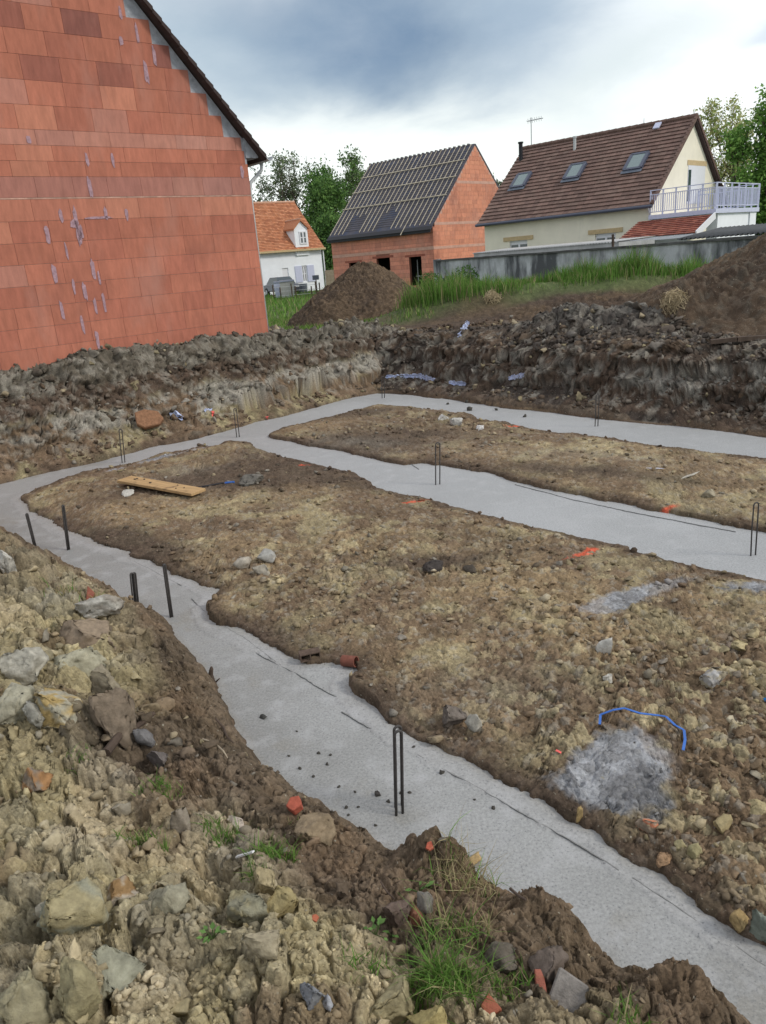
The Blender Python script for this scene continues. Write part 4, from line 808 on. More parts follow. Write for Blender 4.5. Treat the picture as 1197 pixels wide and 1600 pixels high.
m = MB(); LH.box(m, -.2, 0, .212, DEP, .2, EV); LH.box(m, -W_, -W_ + .2, .212, DEP, .2, EV); LH.box(m, -W_ + .2, -.2, DEP - .2, DEP, .2, EV); place(m.build('side_wall', 'blockcore'), house)
m = MB(); LH.box(m, -W_, -.01, -.002, .01, 3.767, 3.783); place(m.build('slab_joint', 'joint'), house)
# mortar smears: irregular thin dabs over the vertical joints
r = np.random.RandomState(12)
for (u, v, w_, h_) in [(120, 100 + 250, 7, 60), (124, 370, 10, 30), (95, 337, 7, 20), (74, 367, 8, 30), (104, 393, 5, 28), (85, 427, 9, 30), (145, 420, 8, 30), (115, 447, 5, 24), (132, 455, 7, 30), (97, 485, 7, 30), (149, 478, 6, 26), (162, 470, 6, 32), (129, 507, 6, 30), (152, 530, 7, 28), (155, 340, 50, 4), (165, 333, 6, 20), (198, 335, 6, 18), (140, 292, 8, 34), (176, 250, 6, 22), (136, 250, 6, 22), (228, 112, 9, 36), (189, 64, 9, 14), (214, 52, 6, 30), (241, 88, 7, 28), (378, 268, 8, 20), (45, 218, 8, 12), (188, 20, 6, 20), (116, 350, 16, 14), (127, 362, 6, 26), (155, 405 + 30, 4, 22)]:
    d = ray(u, v); nrm = LH.n; t = ((LH.o - np.array([0, 0, EYE])) @ nrm) / (d @ nrm); c = np.array([0, 0, EYE]) + d * t; sc = t / FPX
    m = MB(); n = 12; poly = []
    for k in range(n):
        a = 2 * PI * k / n; rr_ = (abs(math.cos(a)) ** 4 + abs(math.sin(a)) ** 4) ** -.25 * r.uniform(.7, 1.12)
        poly.append(tuple(c - nrm * .0045 + LH.d * (math.cos(a) * w_ * sc * .42 * rr_ + .008 * h_ / 30 * math.sin(a) * 0) + np.array([0, 0, 1]) * math.sin(a) * h_ * sc * .5 * rr_))
    m.prism(poly, tuple(-nrm * .004)); place(m.build('mortar_smear', 'smear'), house)
# roof: two slabs, rake tiles along the visible verge, gutter, boxed eave
ovh = .16
for sgn in (1, -1):
    m = MB(); a0 = 0.30 if sgn > 0 else -W_ - .30; zb = EV - .30 * SL
    m.prism([LH(a0, -ovh, zb + .03), LH(-W_ / 2, -ovh, TOPZ + .03), LH(-W_ / 2, -ovh, TOPZ + .11), LH(a0, -ovh, zb + .10)], tuple(LH.n * (DEP + .3))); place(m.build('roof', 'darktile'), house)
m = MB(); n = 40
for k in range(n):
    t0 = k / n; t1 = (k + 1.12) / n; q0 = .30 - (W_ / 2 + .30) * t0; q1 = .30 - (W_ / 2 + .30) * t1; z0_ = EV - .30 * SL + (W_ / 2 + .3) * SL * t0; z1_ = EV - .30 * SL + (W_ / 2 + .3) * SL * t1
    m.prism([LH(q0, -ovh - .025, z0_ + .04), LH(q1, -ovh - .025, z1_ + .02), LH(q1, -ovh - .025, z1_ + .09), LH(q0, -ovh - .025, z0_ + .125)], tuple(LH.n * .16))
place(m.build('verge_tiles', 'darktile'), house)
m = MB(); m.prism([LH(-.02, -.012, EV - .27), LH(.22, -.012, EV - .27), LH(.28, -.012, EV - .20), LH(.26, -.012, EV - .17), LH(-.02, -.012, EV + .12)], tuple(LH.n * .9)); place(m.build('boxed_eave', 'mortar'), house)
m = MB(); P_ = []
for k in range(9): a = PI * k / 8; P_.append((.36 + math.cos(a) * .07, EV - .27 + .0 - math.sin(a) * .07))
pl = [LH(a, -.2, z) for a, z in P_] + [LH(a * 1 - (a - .36) * .12, -.2, z + .01) for a, z in P_[::-1]]
m.prism(pl, tuple(LH.n * (DEP + .3))); place(m.build('gutter', 'zinc'), house)
m = MB(); m.tube([LH(.36, .10, EV - .33), LH(.34, .10, EV - .45), LH(.08, .10, EV - .66), LH(.045, .10, EV - .8), LH(.045, .10, 1.0)], .03, 10); place(m.build('downpipe', 'zinc', smooth=True), house)

# ------------------------------------------------------------------ tiled roof surface: every tile a slightly tipped slab
def tile_roof(m, o, along, up, Ln, Sl, rows, tw, cols, seed=0, lift=.05, thick=.03):
    r = np.random.RandomState(seed); al = np.array(along, float); upv = np.array(up, float); nr_ = np.cross(al, upv); nr_ /= np.linalg.norm(nr_)
    if nr_[2] < 0: nr_ = -nr_
    n = int(round(Ln / tw)); tw = Ln / n; rh = Sl / rows
    for i_ in range(rows):
        for k in range(n):
            a = np.array(o) + al * (k * tw + .004) + upv * (i_ * rh); b = a + al * (tw - .008); e = r.uniform(-.004, .004)
            c = np.array(cols[r.randint(len(cols))]) * r.uniform(.85, 1.12)
            l0 = nr_ * (lift + e); l1 = nr_ * .004; ov = upv * (rh * 1.05)
            m.box8([a + l0 - nr_ * thick, b + l0 - nr_ * thick, b + ov + l1 - nr_ * thick, a + ov + l1 - nr_ * thick, a + l0, b + l0, b + ov + l1, a + ov + l1], tuple(c))

# ------------------------------------------------------------------ middle unfinished house with battened roof
MH = Frame((-2.129, 57., .25), -.762); L_, W_2, E_, RI = 9.38, 9.94, 4.03, 4.93
mh = empty('unfinished_house', tuple(MH.o), 0, 'unfinished red block house in the distance with a dark membrane roof under timber battens', 'house')
ops = [(3.35, 4.15, 0, 2.15 + .0), (5.5, 6.35, 0, 2.15), (2.7 - 2.0, 1.6, 1.0, 2.15), (7.55, 8.45, 0, 2.2)]
ops = []
for (u0, u1, v0, v1) in ((604 - 16, 609, 404, 440), (635 + 4, 658, 402, 446), (545, 560, 411, 424)):
    def onf(u, v):
        d = ray(u, v); t = ((MH.o - np.array([0, 0, EYE])) @ MH.n) / (d @ MH.n); q = np.array([0, 0, EYE]) + d * t - MH.o; return q @ MH.d, q[2]
    a, zt = onf(u0, v0); b_, _ = onf(u1, v0); _, zb = onf((u0 + u1) / 2, v1); ops.append((a, b_, max(-.2, zb), zt))
rws = rows_up(-.1, [.27] * 11 + [.2] + [.275] * 4); rws = [(z0, min(z1, E_)) for z0, z1 in rws if z0 < E_ - .05]
def palp(k): return [(.45 * c[0] + .46, .45 * c[1] + .20, .45 * c[2] + .14) for c in PAL]
m = MB(); block_courses(m, MH, 0, L_, rws, .55, pal=palp(1.0), openings=ops, seed=6, gap=.012); place(m.build('front_wall', 'block'), mh)
# core pieces between openings
m = MB(); xs = [0] + [q for o_ in sorted(ops) for q in o_[:2]] + [L_]
for k in range(0, len(xs) - 1, 2): MH.box(m, xs[k], xs[k + 1], .012, .2, -.3, E_ - .02)
for o_ in ops:
    MH.box(m, o_[0], o_[1], .012, .2, o_[3], E_ - .02)
    if o_[2] > .2: MH.box(m, o_[0], o_[1], .012, .2, -.3, o_[2])
place(m.build('wall_core', 'blockcore'), mh)
def mclip(z): return (max(0, (z - E_) / RI * W_2 / 2), W_2 - max(0, (z - E_) / RI * W_2 / 2))
rws2 = rows_up(-.1, [.27] * 34)
m = MB(); block_courses(m, MH, 0, W_2, [q for q in rws2 if q[1] < E_ + RI - .15], .55, pal=[(c[0] * 1.0, c[1] * 1.02, c[2] * .95) for c in palp(1)], clip=mclip, axis='n', b=L_ + .012, thick=.03, seed=9, gap=.012); place(m.build('gable_wall', 'block'), mh)
for nm, a in (('gable_core', L_), ('gable_core', .2)):
    m = MB(); m.prism([MH(a, 0.21, -.3), MH(a, W_2, -.3), MH(a, W_2, E_), MH(a, W_2 / 2, E_ + RI - .02), MH(a, .21, E_ + .15)], tuple(-MH.d * .19)); place(m.build(nm, 'band'), mh)
m = MB(); MH.box(m, .2, L_ - .2, W_2 - .2, W_2, -.3, E_); place(m.build('rear_wall', 'blockcore'), mh)
for (z0, z1) in ((2.62, 2.82),):
    m = MB(); MH.box(m, 0, L_ + .018, -.004, .008, z0, z1); place(m.build('bond_beam', 'band'), mh)
for z0, lo in ((2.62, 0), (E_ + .05, .2), (E_ + 2.55, 2.75)):
    m = MB(); MH.box(m, L_ + .010, L_ + .019, lo, W_2 - lo, z0, z0 + .17); place(m.build('bond_beam', 'band'), mh)
M['darkterra'] = material('dark_terracotta', (.30, .10, .07), rough=.9, var=.2)
for o_ in ops: m = MB(); MH.box(m, o_[0] - .35, o_[1] + .35, -.008, .01, o_[3], o_[3] + .14); place(m.build('lintel', 'darkterra'), mh)
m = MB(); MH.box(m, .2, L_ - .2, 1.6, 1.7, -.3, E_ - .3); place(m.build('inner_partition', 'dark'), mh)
o_ = ops[1]; m = MB(); MH.box(m, o_[0] + .25, o_[0] + .29, .5, .54, -.1, o_[3] - .2); MH.box(m, o_[0] + .1, o_[1] - .1, .5, .53, 1.0, 1.04); place(m.build('prop', 'zinc'), mh)
o_ = ops[0]; m = MB(); MH.box(m, o_[1] - .25, o_[1] - .2, .3, .35, -.1, 1.4); place(m.build('prop', 'zinc'), mh)
up = np.array(MH.n) * (W_2 / 2) + np.array([0, 0, RI]); SLn = np.linalg.norm(up); upu = up / SLn; nrm = np.cross(MH.d, upu); nrm = nrm if nrm[2] > 0 else -nrm
ro = np.array(MH(-.12, 0, E_)) - upu * .35
m = MB(); a = ro; b_ = ro + MH.d * (L_ + .14); e_ = upu * (SLn + .35); m.box8([a, b_, b_ + e_, a + e_, a + nrm * .1, b_ + nrm * .1, b_ + e_ + nrm * .1, a + e_ + nrm * .1]); place(m.build('roof', 'membrane'), mh)
m = MB(); up2 = -np.array(MH.n) * (W_2 / 2) + np.array([0, 0, RI]); u2 = up2 / SLn; q = np.array(MH(-.12, W_2, E_)) - u2 * .35; n2_ = np.cross(u2, MH.d); n2_ = n2_ if n2_[2] > 0 else -n2_
m.box8([q, q + MH.d * (L_ + .14), q + MH.d * (L_ + .14) + u2 * (SLn + .35), q + u2 * (SLn + .35), q + n2_ * .1, q + MH.d * (L_ + .14) + n2_ * .1, q + MH.d * (L_ + .14) + u2 * (SLn + .35) + n2_ * .1, q + u2 * (SLn + .35) + n2_ * .1]); place(m.build('roof', 'membrane'), mh)
r = np.random.RandomState(3)
for k in range(23):
    s_ = .12 + k * (L_ - .2) / 22; t0 = .06
    if k in (4, 5, 6): t0 = .30 if k != 5 else .27
    if k in (11, 12, 13, 17): t0 = .36 - .08 * abs(k - 12)
    a = ro + MH.d * s_ + upu * (SLn * t0) + nrm * .125; b_ = ro + MH.d * s_ + upu * (SLn + .3) + nrm * .125
    m = MB(); m.bar(a, b_, .040, .035, up=tuple(nrm)); place(m.build('batten', 'batten'), mh)
for t in (.385, .60, .80):
    a = ro + upu * (SLn + .35) * t + nrm * .175; m = MB(); m.bar(a, a + MH.d * (L_ + .1), .055, .04, up=tuple(nrm)); place(m.build('cross_batten', 'batten'), mh)
M['lath'] = material('grey_laths', (.13, .12, .13), rough=.8, var=.2)
m = MB()
for k in range(30):
    a = ro + upu * (SLn * (.10 + .9 * k / 30)) + nrm * .11; m.bar(a, a + MH.d * (L_ + .1), .035, .02, up=tuple(nrm))
place(m.build('laths', 'lath'), mh)
m = MB(); a = ro + nrm * .10; m.bar(a + upu * .12, a + upu * .12 + MH.d * (L_ + .14), .32, .03, up=tuple(nrm)); a = ro - upu * .02; m.bar(a, a + MH.d * (L_ + .14), .06, .22); place(m.build('eave_strip', 'black'), mh)
m = MB(); a = ro + upu * (SLn + .35) + nrm * .1
for k in range(24): m.bar(a + MH.d * k * L_ / 24, a + MH.d * (k * L_ / 24 + .1), .2, .12)
place(m.build('ridge_brackets', 'lath'), mh)

# ------------------------------------------------------------------ finished cream house on the right
RH = Frame((6.253, 42., .3), -.788); L3, W3, E3, RI3 = 9.6, 8.9, 3.56, 3.80
rh = empty('cream_house', tuple(RH.o), 0, 'finished cream rendered house with a brown tiled roof and three roof windows', 'house')
i0, i1 = .25, L3 - .18
def onplane(o, n, u, v):
    d = ray(u, v); t = ((np.array(o) - np.array([0, 0, EYE])) @ n) / (d @ n); return np.array([0, 0, EYE]) + d * t
def rhf(u, v): q = onplane(RH(0, .3, 0), RH.n, u, v) - RH.o; return q @ RH.d, q[2]
m = MB(); fb = .30; wins = []
for (u0, u1, v0) in ((796, 824, 377), (930, 962, 366)):
    a, zt = rhf(u0, v0); b_, _ = rhf(u1, v0 - 2); wins.append((a, b_, zt - 1.35, zt))
xs = [i0] + [q for o_ in wins for q in o_[:2]] + [i1]
for k in range(0, 6, 2): RH.box(m, xs[k], xs[k + 1], fb, fb + .25, -.3, E3 + .15)
for o_ in wins: RH.box(m, o_[0], o_[1], fb, fb + .25, o_[3], E3 + .15); RH.box(m, o_[0], o_[1], fb, fb + .25, -.3, o_[2])
place(m.build('front_wall', 'cream'), rh)
m = MB(); m.prism([RH(i1, fb + .252, -.3), RH(i1, W3 - .3, -.3), RH(i1, W3 - .3, E3 + .1), RH(i1, W3 / 2, E3 + RI3 - .03), RH(i1, fb + .252, E3 + .2)], tuple(-RH.d * .25)); place(m.build('gable_wall', 'cream'), rh)
m = MB(); m.prism([RH(i0, fb + .252, -.3), RH(i0, W3 - .3, -.3), RH(i0, W3 - .3, E3 + .1), RH(i0, W3 / 2, E3 + RI3 - .03), RH(i0, fb + .252, E3 + .2)], tuple(RH.d * .25)); RH.box(m, i0 + .26, i1 - .26, W3 - .55, W3 - .3, -.3, E3 + .1); place(m.build('rear_wall', 'cream'), rh)
for o_ in wins:
    m = MB(); RH.box(m, o_[0] - .35, o_[1] + .35, fb - .05, fb + .001 - .004, o_[3], o_[3] + .2); place(m.build('lintel', 'lintel'), rh)
    m = MB(); a, b_, z0, z1 = o_
    for q in ((a, a + .06, z0, z1), (b_ - .06, b_, z0, z1), (a + .06, b_ - .06, z1 - .20, z1), (a + .06, b_ - .06, z0, z0 + .06), ((a + b_) / 2 - .05, (a + b_) / 2 + .05, z0 + .06, z1 - .2)): RH.box(m, q[0], q[1], fb + .08, fb + .14, q[2], q[3])
    wf_ = place(m.build('window', 'paint'), rh); m = MB(); RH.box(m, a + .06, b_ - .06, fb + .10, fb + .12, z0 + .06, z1 - .2); g = m.build('pane', 'glass'); g.parent = wf_
upv = np.array(RH.n) * (W3 / 2) + np.array([0, 0, RI3]); S3 = np.linalg.norm(upv); uu = upv / S3; up3 = -np.array(RH.n) * (W3 / 2) + np.array([0, 0, RI3]); u3 = up3 / S3
tcol = [(.185, .115, .095), (.205, .13, .107), (.165, .105, .088), (.19, .125, .103)]
nn3 = np.cross(RH.d, uu); nn3 = nn3 if nn3[2] > 0 else -nn3
m = MB(); a = np.array(RH(0, 0, E3)); e_ = RH.d * L3; m.box8([a - nn3 * .12, a + e_ - nn3 * .12, a + e_ + upv - nn3 * .12, a + upv - nn3 * .12, a, a + e_, a + e_ + upv, a + upv]); q = np.array(RH(0, W3, E3)); n3 = np.cross(u3, RH.d); n3 = n3 if n3[2] > 0 else -n3
m.box8([q - n3 * .12, q + e_ - n3 * .12, q + e_ + up3 - n3 * .12, q + up3 - n3 * .12, q, q + e_, q + e_ + up3, q + up3]); rf = place(m.build('roof', 'darktile'), rh)
m = MB(); tile_roof(m, RH(-.02, 0, E3), RH.d, uu, L3 + .04, S3, 21, .30, tcol, 5, .055, .035); place(m.build('roof_tiles', 'tile'), rh)
m = MB(); tile_roof(m, RH(-.02, W3, E3), RH.d, u3, L3 + .04, S3, 18, .6, tcol, 6, .075, .04); place(m.build('roof_tiles', 'tile'), rh)
m = MB(); a = np.array(RH(0, W3 / 2, E3 + RI3 + .05))
for k in range(26): m.tube([a + RH.d * (k * L3 / 26), a + RH.d * ((k + 1.05) * L3 / 26)], [.10, .12], 8, tuple(np.array(tcol[k % 4]) * .9))
place(m.build('ridge_tiles', 'tile'), rh)
m = MB()
for k in range(21):
    a = np.array(RH(L3 + .0, 0, E3)) + uu * (k * S3 / 21); m.bar(a + nn3 * .05, a + uu * (S3 / 21 * 1.08) + nn3 * .03, .10, .14, tuple(np.array(tcol[k % 4]) * .8), up=tuple(nn3))
    a = np.array(RH(L3 + .0, W3, E3)) + u3 * (k * S3 / 21); m.bar(a + n3 * .05, a + u3 * (S3 / 21 * 1.08) + n3 * .03, .10, .14, tuple(np.array(tcol[k % 4]) * .8), up=tuple(n3))
place(m.build('verge_tiles', 'tile'), rh)
m = MB(); m.tube([RH(-.05, -.06, E3 - .05), RH(L3 + .05, -.06, E3 - .05)], .075, 10); place(m.build('gutter', 'frame'), rh)
m = MB(); m.tube([RH(L3 - .1, -.06, E3 - .1), RH(L3 - .1, .0, E3 - .3), RH(L3 - .1, .22, E3 - .5), RH(L3 - .1, .24, 0)], .04, 8); place(m.build('downpipe', 'zinc'), rh)
def onroof(u, v): q = onplane(RH(0, 0, E3), nn3, u, v) - np.array(RH(0, 0, E3)); return q @ RH.d, q @ uu
for (u, v, w_, h_) in ((815, 284, .78, 1.0), (899, 270, .78, 1.0), (995, 255, .80, 1.05)):
    s_, t = onroof(u, v); c = np.array(RH(0, 0, E3)) + RH.d * s_ + uu * t; k = .5
    m = MB()
    for (da, db, sa, sb) in ((0, -h_ / 2, w_, .12), (0, h_ / 2, w_, .12), (-w_ / 2, 0, .10, h_), (w_ / 2, 0, .10, h_)):
        p_ = c + RH.d * da + uu * db + nn3 * .10; ha = RH.d * (sa / 2 + .03); hb2 = uu * sb / 2
        m.box8([p_ - ha - hb2 - nn3 * .1, p_ + ha - hb2 - nn3 * .1, p_ + ha + hb2 - nn3 * .1, p_ - ha + hb2 - nn3 * .1, p_ - ha - hb2 + nn3 * .06, p_ + ha - hb2 + nn3 * .06, p_ + ha + hb2 + nn3 * .06, p_ - ha + hb2 + nn3 * .06])
    sw = place(m.build('roof_window', 'frame'), rh)
    m = MB(); ha = RH.d * (w_ / 2 - .05); hb2 = uu * (h_ / 2 - .06); p_ = c + nn3 * .12; m.box8([p_ - ha - hb2, p_ + ha - hb2, p_ + ha + hb2, p_ - ha + hb2, p_ - ha - hb2 + nn3 * .02, p_ + ha - hb2 + nn3 * .02, p_ + ha + hb2 + nn3 * .02, p_ - ha + hb2 + nn3 * .02]); g = m.build('pane', 'skyglass'); g.parent = sw; g.location = Vector(g.location)
    m = MB(); p_ = c - uu * (h_ / 2 + .14) + nn3 * .085; ha = RH.d * (w_ / 2 + .12); hb2 = uu * .09; m.box8([p_ - ha - hb2, p_ + ha - hb2, p_ + ha + hb2, p_ - ha + hb2, p_ - ha - hb2 + nn3 * .012, p_ + ha - hb2 + nn3 * .012, p_ + ha + hb2 + nn3 * .012, p_ - ha + hb2 + nn3 * .012]); place(m.build('flashing', 'greyplastic'), rh)
# window children were built in world space: move under their parent frame
for o in list(rh.children):
    for g in o.children:
        g.matrix_parent_inverse = Matrix.Identity(4); g.location = Vector((0, 0, 0)) - rh.location - o.location + Vector((0, 0, 0)) if False else g.location
for (u, v, nm, mt, h_, rr_) in ((814, 243, 'chimney_pipe', 'black', .85, .11), (898, 226, 'vent_pipe', 'zinc', .55, .08)):
    s_, t = onroof(u, v + 8); c = np.array(RH(0, 0, E3)) + RH.d * s_ + uu * t; m = MB(); m.tube([c - np.array([0, 0, .2]), c + np.array([0, 0, h_])], rr_, 12); m.tube([c + np.array([0, 0, h_]), c + np.array([0, 0, h_ + .08])], rr_ * 1.35, 12); place(m.build(nm, mt), rh)
s_, t = onroof(1028, 200); c = np.array(RH(0, 0, E3)) + RH.d * s_ + uu * t + nn3 * .1; m = MB(); m.box8([c - RH.d * .15 - uu * .2, c + RH.d * .15 - uu * .2, c + RH.d * .15 + uu * .2, c - RH.d * .15 + uu * .2, c - RH.d * .15 - uu * .2 + nn3 * .06, c + RH.d * .15 - uu * .2 + nn3 * .06, c + RH.d * .15 + uu * .2 + nn3 * .06, c - RH.d * .15 + uu * .2 + nn3 * .06]); place(m.build('vent_cowl', 'pale' if 'pale' in M else 'lavpaint'), rh)
a = np.array(RH(.55, W3 / 2, E3 + RI3)); m = MB(); m.tube([a, a + np.array([0, 0, 1.5])], .02, 6); b_ = a + np.array([0, 0, 1.35]); m.tube([b_ - RH.d * .25, b_ + RH.d * .75], .012, 5)
for k in range(7): q = b_ + RH.d * (-.2 + k * .14); m.tube([q - np.array([0, 0, .12]), q + np.array([0, 0, .12])], .009, 4); m.tube([q - RH.n * .15, q + RH.n * .15], .009, 4)
place(m.build('antenna', 'greyplastic'), rh)
for s_ in (L3 - 2.6, L3 - .15): a = np.array(RH(s_, W3 / 2, E3 + RI3)); m = MB(); m.tube([a, a + np.array([0, 0, .38])], [.02, .008], 5); place(m.build('ridge_spike', 'black'), rh)
# gable door with lintel and shutter box
def ong(u, v): q = onplane(RH(i1, 0, 0), RH.d, u, v) - RH.o; return q @ RH.n, q[2]
a, zt = ong(1076, 258); b_, zb = ong(1089, 318); a_, b_ = min(a, b_), max(a, b_); BALZ = 2.62 if zb < 1 else zb
m = MB(); RH.box(m, i1 + .001 + .004, i1 + .03, a_ - .15, b_ + .9, zt, zt + .22); place(m.build('lintel', 'lintel'), rh)
m = MB(); RH.box(m, i1 + .004, i1 + .025, a_ - .05, b_ + .75, zb, zt - .002); dr = place(m.build('door', 'paint'), rh)
m = MB(); RH.box(m, i1 + .0255, i1 + .035, a_ - .02, a_ + .28, zb + .1, zt - .2); place(m.build('door_pane', 'glass'), rh)
# balcony: slab at zb, resting on a white garage block; lean-to porch roof in front
b0 = .10; Pn = RH(0, b0, 0)
def onb(u, v): q = onplane(Pn, RH.n, u, v) - RH.o; return q @ RH.d, q[2]
gx0 = i1 + .03; gx1, ztmp = onb(1117, 335); _, zL = onb(1020, 341); BZ = (ztmp + zL) / 2 + .18
m = MB(); qd = onplane(RH(gx1, 0, 0), RH.d, 1184, 329) - RH.o; DB = float(qd @ RH.n); RH.box(m, gx0, gx1 - .06, b0 + .5, DB - 1.0, -.3, BZ - .182); place(m.build('garage_wall', 'white'), rh)
m = MB(); RH.box(m, gx1 - .4, gx1 - .02, DB - .9, DB - .1, -.3, BZ - .182); place(m.build('pillar', 'white'), rh)
m = MB(); RH.box(m, gx0, gx1 + .05, b0 - .05, DB + .05, BZ - .18, BZ); place(m.build('balcony_slab', 'lavpaint'), rh)
def railing(P0, P1, z, hh=1.0, n=16):
    P0 = np.array(P0); P1 = np.array(P1); m = MB(); zz = np.array([0, 0, 1.])
    for t in (hh, hh - .18, .12): m.bar(P0 + zz * (z + t), P1 + zz * (z + t), .04, .035)
    for k in range(n + 1):
        q = P0 + (P1 - P0) * k / n
        if k % 6 == 0: m.bar(q + zz * z, q + zz * (z + hh + .02), .055)
        else: m.bar(q + zz * (z + .12), q + zz * (z + hh - .18), .026)
    place(m.build('railing', 'lavpaint'), rh)
XY = np.array([1, 1, 0])
for A_, B_, n in (((gx0 + .05, b0), (gx1, b0), 30), ((gx1, b0 + .05), (gx1, DB - .05), 36), ((gx0 + .1, DB), (gx1, DB), 18)): railing(np.array(RH(*A_, 0)) * XY, np.array(RH(*B_, 0)) * XY, BZ + .3, 1.02, n)
# porch lean-to roof: orange tiles rising from its low eave to the balcony slab
def onh(u, v, b): return onplane(RH(0, b, 0), RH.n, u, v)
TL = onh(1013, 344, b0 - .12); TR = onh(1116, 336, b0 - .12); BL = onh(968, 368, -1.9); BR = onh(1060, 373, -1.9)
zt_ = (TL[2] + TR[2]) / 2; zb_ = (BL[2] + BR[2]) / 2; o_ = RH.o
sa, sb = (BL - o_) @ RH.d, (TR - o_) @ RH.d
pa = np.array(RH(sa, -1.9, 0)); pa[2] = zb_; top = np.array(RH(sa, b0 - .12, 0)); top[2] = zt_; pup = top - pa; Sp = np.linalg.norm(pup); pu_ = pup / Sp; PL = sb - sa
pal2 = [(.40, .15, .105), (.36, .13, .095), (.44, .18, .13), (.30, .11, .085)]
m = MB(); tile_roof(m, pa, RH.d, pu_, PL, Sp, 9, .22, pal2, 8, .06, .04); place(m.build('porch_roof', 'tile'), rh)
m = MB(); e_ = RH.d * PL; dn = np.array([0, 0, .14]); m.box8([pa - dn, pa + e_ - dn, pa + e_ + pup - dn, pa + pup - dn, pa - dn * .15, pa + e_ - dn * .15, pa + e_ + pup - dn * .15, pa + pup - dn * .15]); place(m.build('porch_fascia', 'paint'), rh)
m = MB(); m.bar(pa + e_ + RH.d * .04 - dn * .3, pa + e_ + pup + RH.d * .04 - dn * .3, .05, .26); place(m.build('barge_board', 'paint'), rh)
m = MB(); m.prism([tuple(pa + e_ - RH.d * .3 + pu_ * .3 - np.array([0, 0, 2.0])), tuple(pa + e_ - RH.d * .3 + pup - np.array([0, 0, 2.5])), tuple(pa + e_ - RH.d * .3 + pup - np.array([0, 0, .16])), tuple(pa + e_ - RH.d * .3 + pu_ * .3 - np.array([0, 0, .16]))], tuple(-RH.d * .12)); place(m.build('porch_cheek', 'cream'), rh)

# ------------------------------------------------------------------ small white house with orange roof, far left
SB = atY(507, 387, 72.); SH = Frame((SB[0], SB[1], 0), .61); L5, W5, ez, R5 = 11.4, 9., float(SB[2]), 4.3; GZ = .3
sh_ = empty('white_house', tuple(SH(-3, 3, GZ)), 0, 'small white house with a steep orange tiled roof and one dormer', 'house')
def onS(u, v): q = onplane(SH.o, SH.n, u, v) - SH.o; return q @ SH.d, q[2]
FB = .30
dw = [onS(443, 419), onS(456, 447)]; ww = [onS(474, 415), onS(484, 440)]
ops2 = sorted([(dw[0][0], dw[1][0], GZ, dw[0][1]), (ww[0][0], ww[1][0], ww[1][1], ww[0][1])]); xs = [-L5 + .2] + [q for o_ in ops2 for q in o_[:2]] + [-.2]
m = MB()
for k in range(0, 6, 2): SH.box(m, xs[k], xs[k + 1], FB, FB + .25, 0, ez)
for o_ in ops2: SH.box(m, o_[0], o_[1], FB, FB + .25, o_[3], ez); SH.box(m, o_[0], o_[1], FB, FB + .25, 0, max(.32, o_[2]))
place(m.build('front_wall', 'white'), sh_)
for a in (-.2, -L5 + .45): m = MB(); m.prism([SH(a, FB + .252, 0), SH(a, W5 - .3, 0), SH(a, W5 - .3, ez), SH(a, W5 / 2, ez + R5 - .1), SH(a, FB + .252, ez)], tuple(-SH.d * .25)); place(m.build('side_wall', 'white'), sh_)
m = MB(); SH.box(m, -L5 + .46, -.46, W5 - .55, W5 - .3, 0, ez); place(m.build('rear_wall', 'white'), sh_)
oc_ = [(.50, .21, .105), (.45, .185, .095), (.53, .24, .13), (.40, .16, .085), (.49, .22, .12)]
up5 = np.array(SH.n) * (W5 / 2) + np.array([0, 0, R5]); S5 = np.linalg.norm(up5); uu5 = up5 / S5; dn5 = -np.array(SH.n) * (W5 / 2) + np.array([0, 0, R5]); v5 = dn5 / S5
M['membrane2'] = material('roof_underlay', (.20, .09, .05), rough=.9)
for o5, u5 in ((SH(-L5, 0, ez), up5), (SH(-L5, W5, ez), dn5)):
    o5 = np.array(o5); e_ = SH.d * L5; m = MB(); m.box8([o5 - (0, 0, .14), o5 + e_ - (0, 0, .14), o5 + e_ + u5 - (0, 0, .14), o5 + u5 - (0, 0, .14), o5, o5 + e_, o5 + e_ + u5, o5 + u5]); place(m.build('roof', 'membrane2'), sh_)
m = MB(); tile_roof(m, SH(-L5, 0, ez), SH.d, uu5, L5, S5, 32, .24, oc_, 4, .05, .03); place(m.build('roof_tiles', 'tile'), sh_)
m = MB()
for k in range(34): q = np.array(SH(-L5 + L5 * k / 34, W5 / 2, ez + R5 + .04)); m.tube([q, q + SH.d * (L5 / 34 * .92)], [.09, .13], 7, (.56, .34, .24))
place(m.build('ridge_tiles', 'tile'), sh_)
m = MB(); m.bar(SH(-L5 - .1, -.06, ez - .06), SH(.05, -.06, ez - .06), .14, .16); place(m.build('gutter', 'lintel'), sh_)
m = MB(); m.tube([SH(-.08, .18, ez - .2), SH(-.08, .18, .2)], .06, 7); place(m.build('downpipe', 'paint'), sh_)
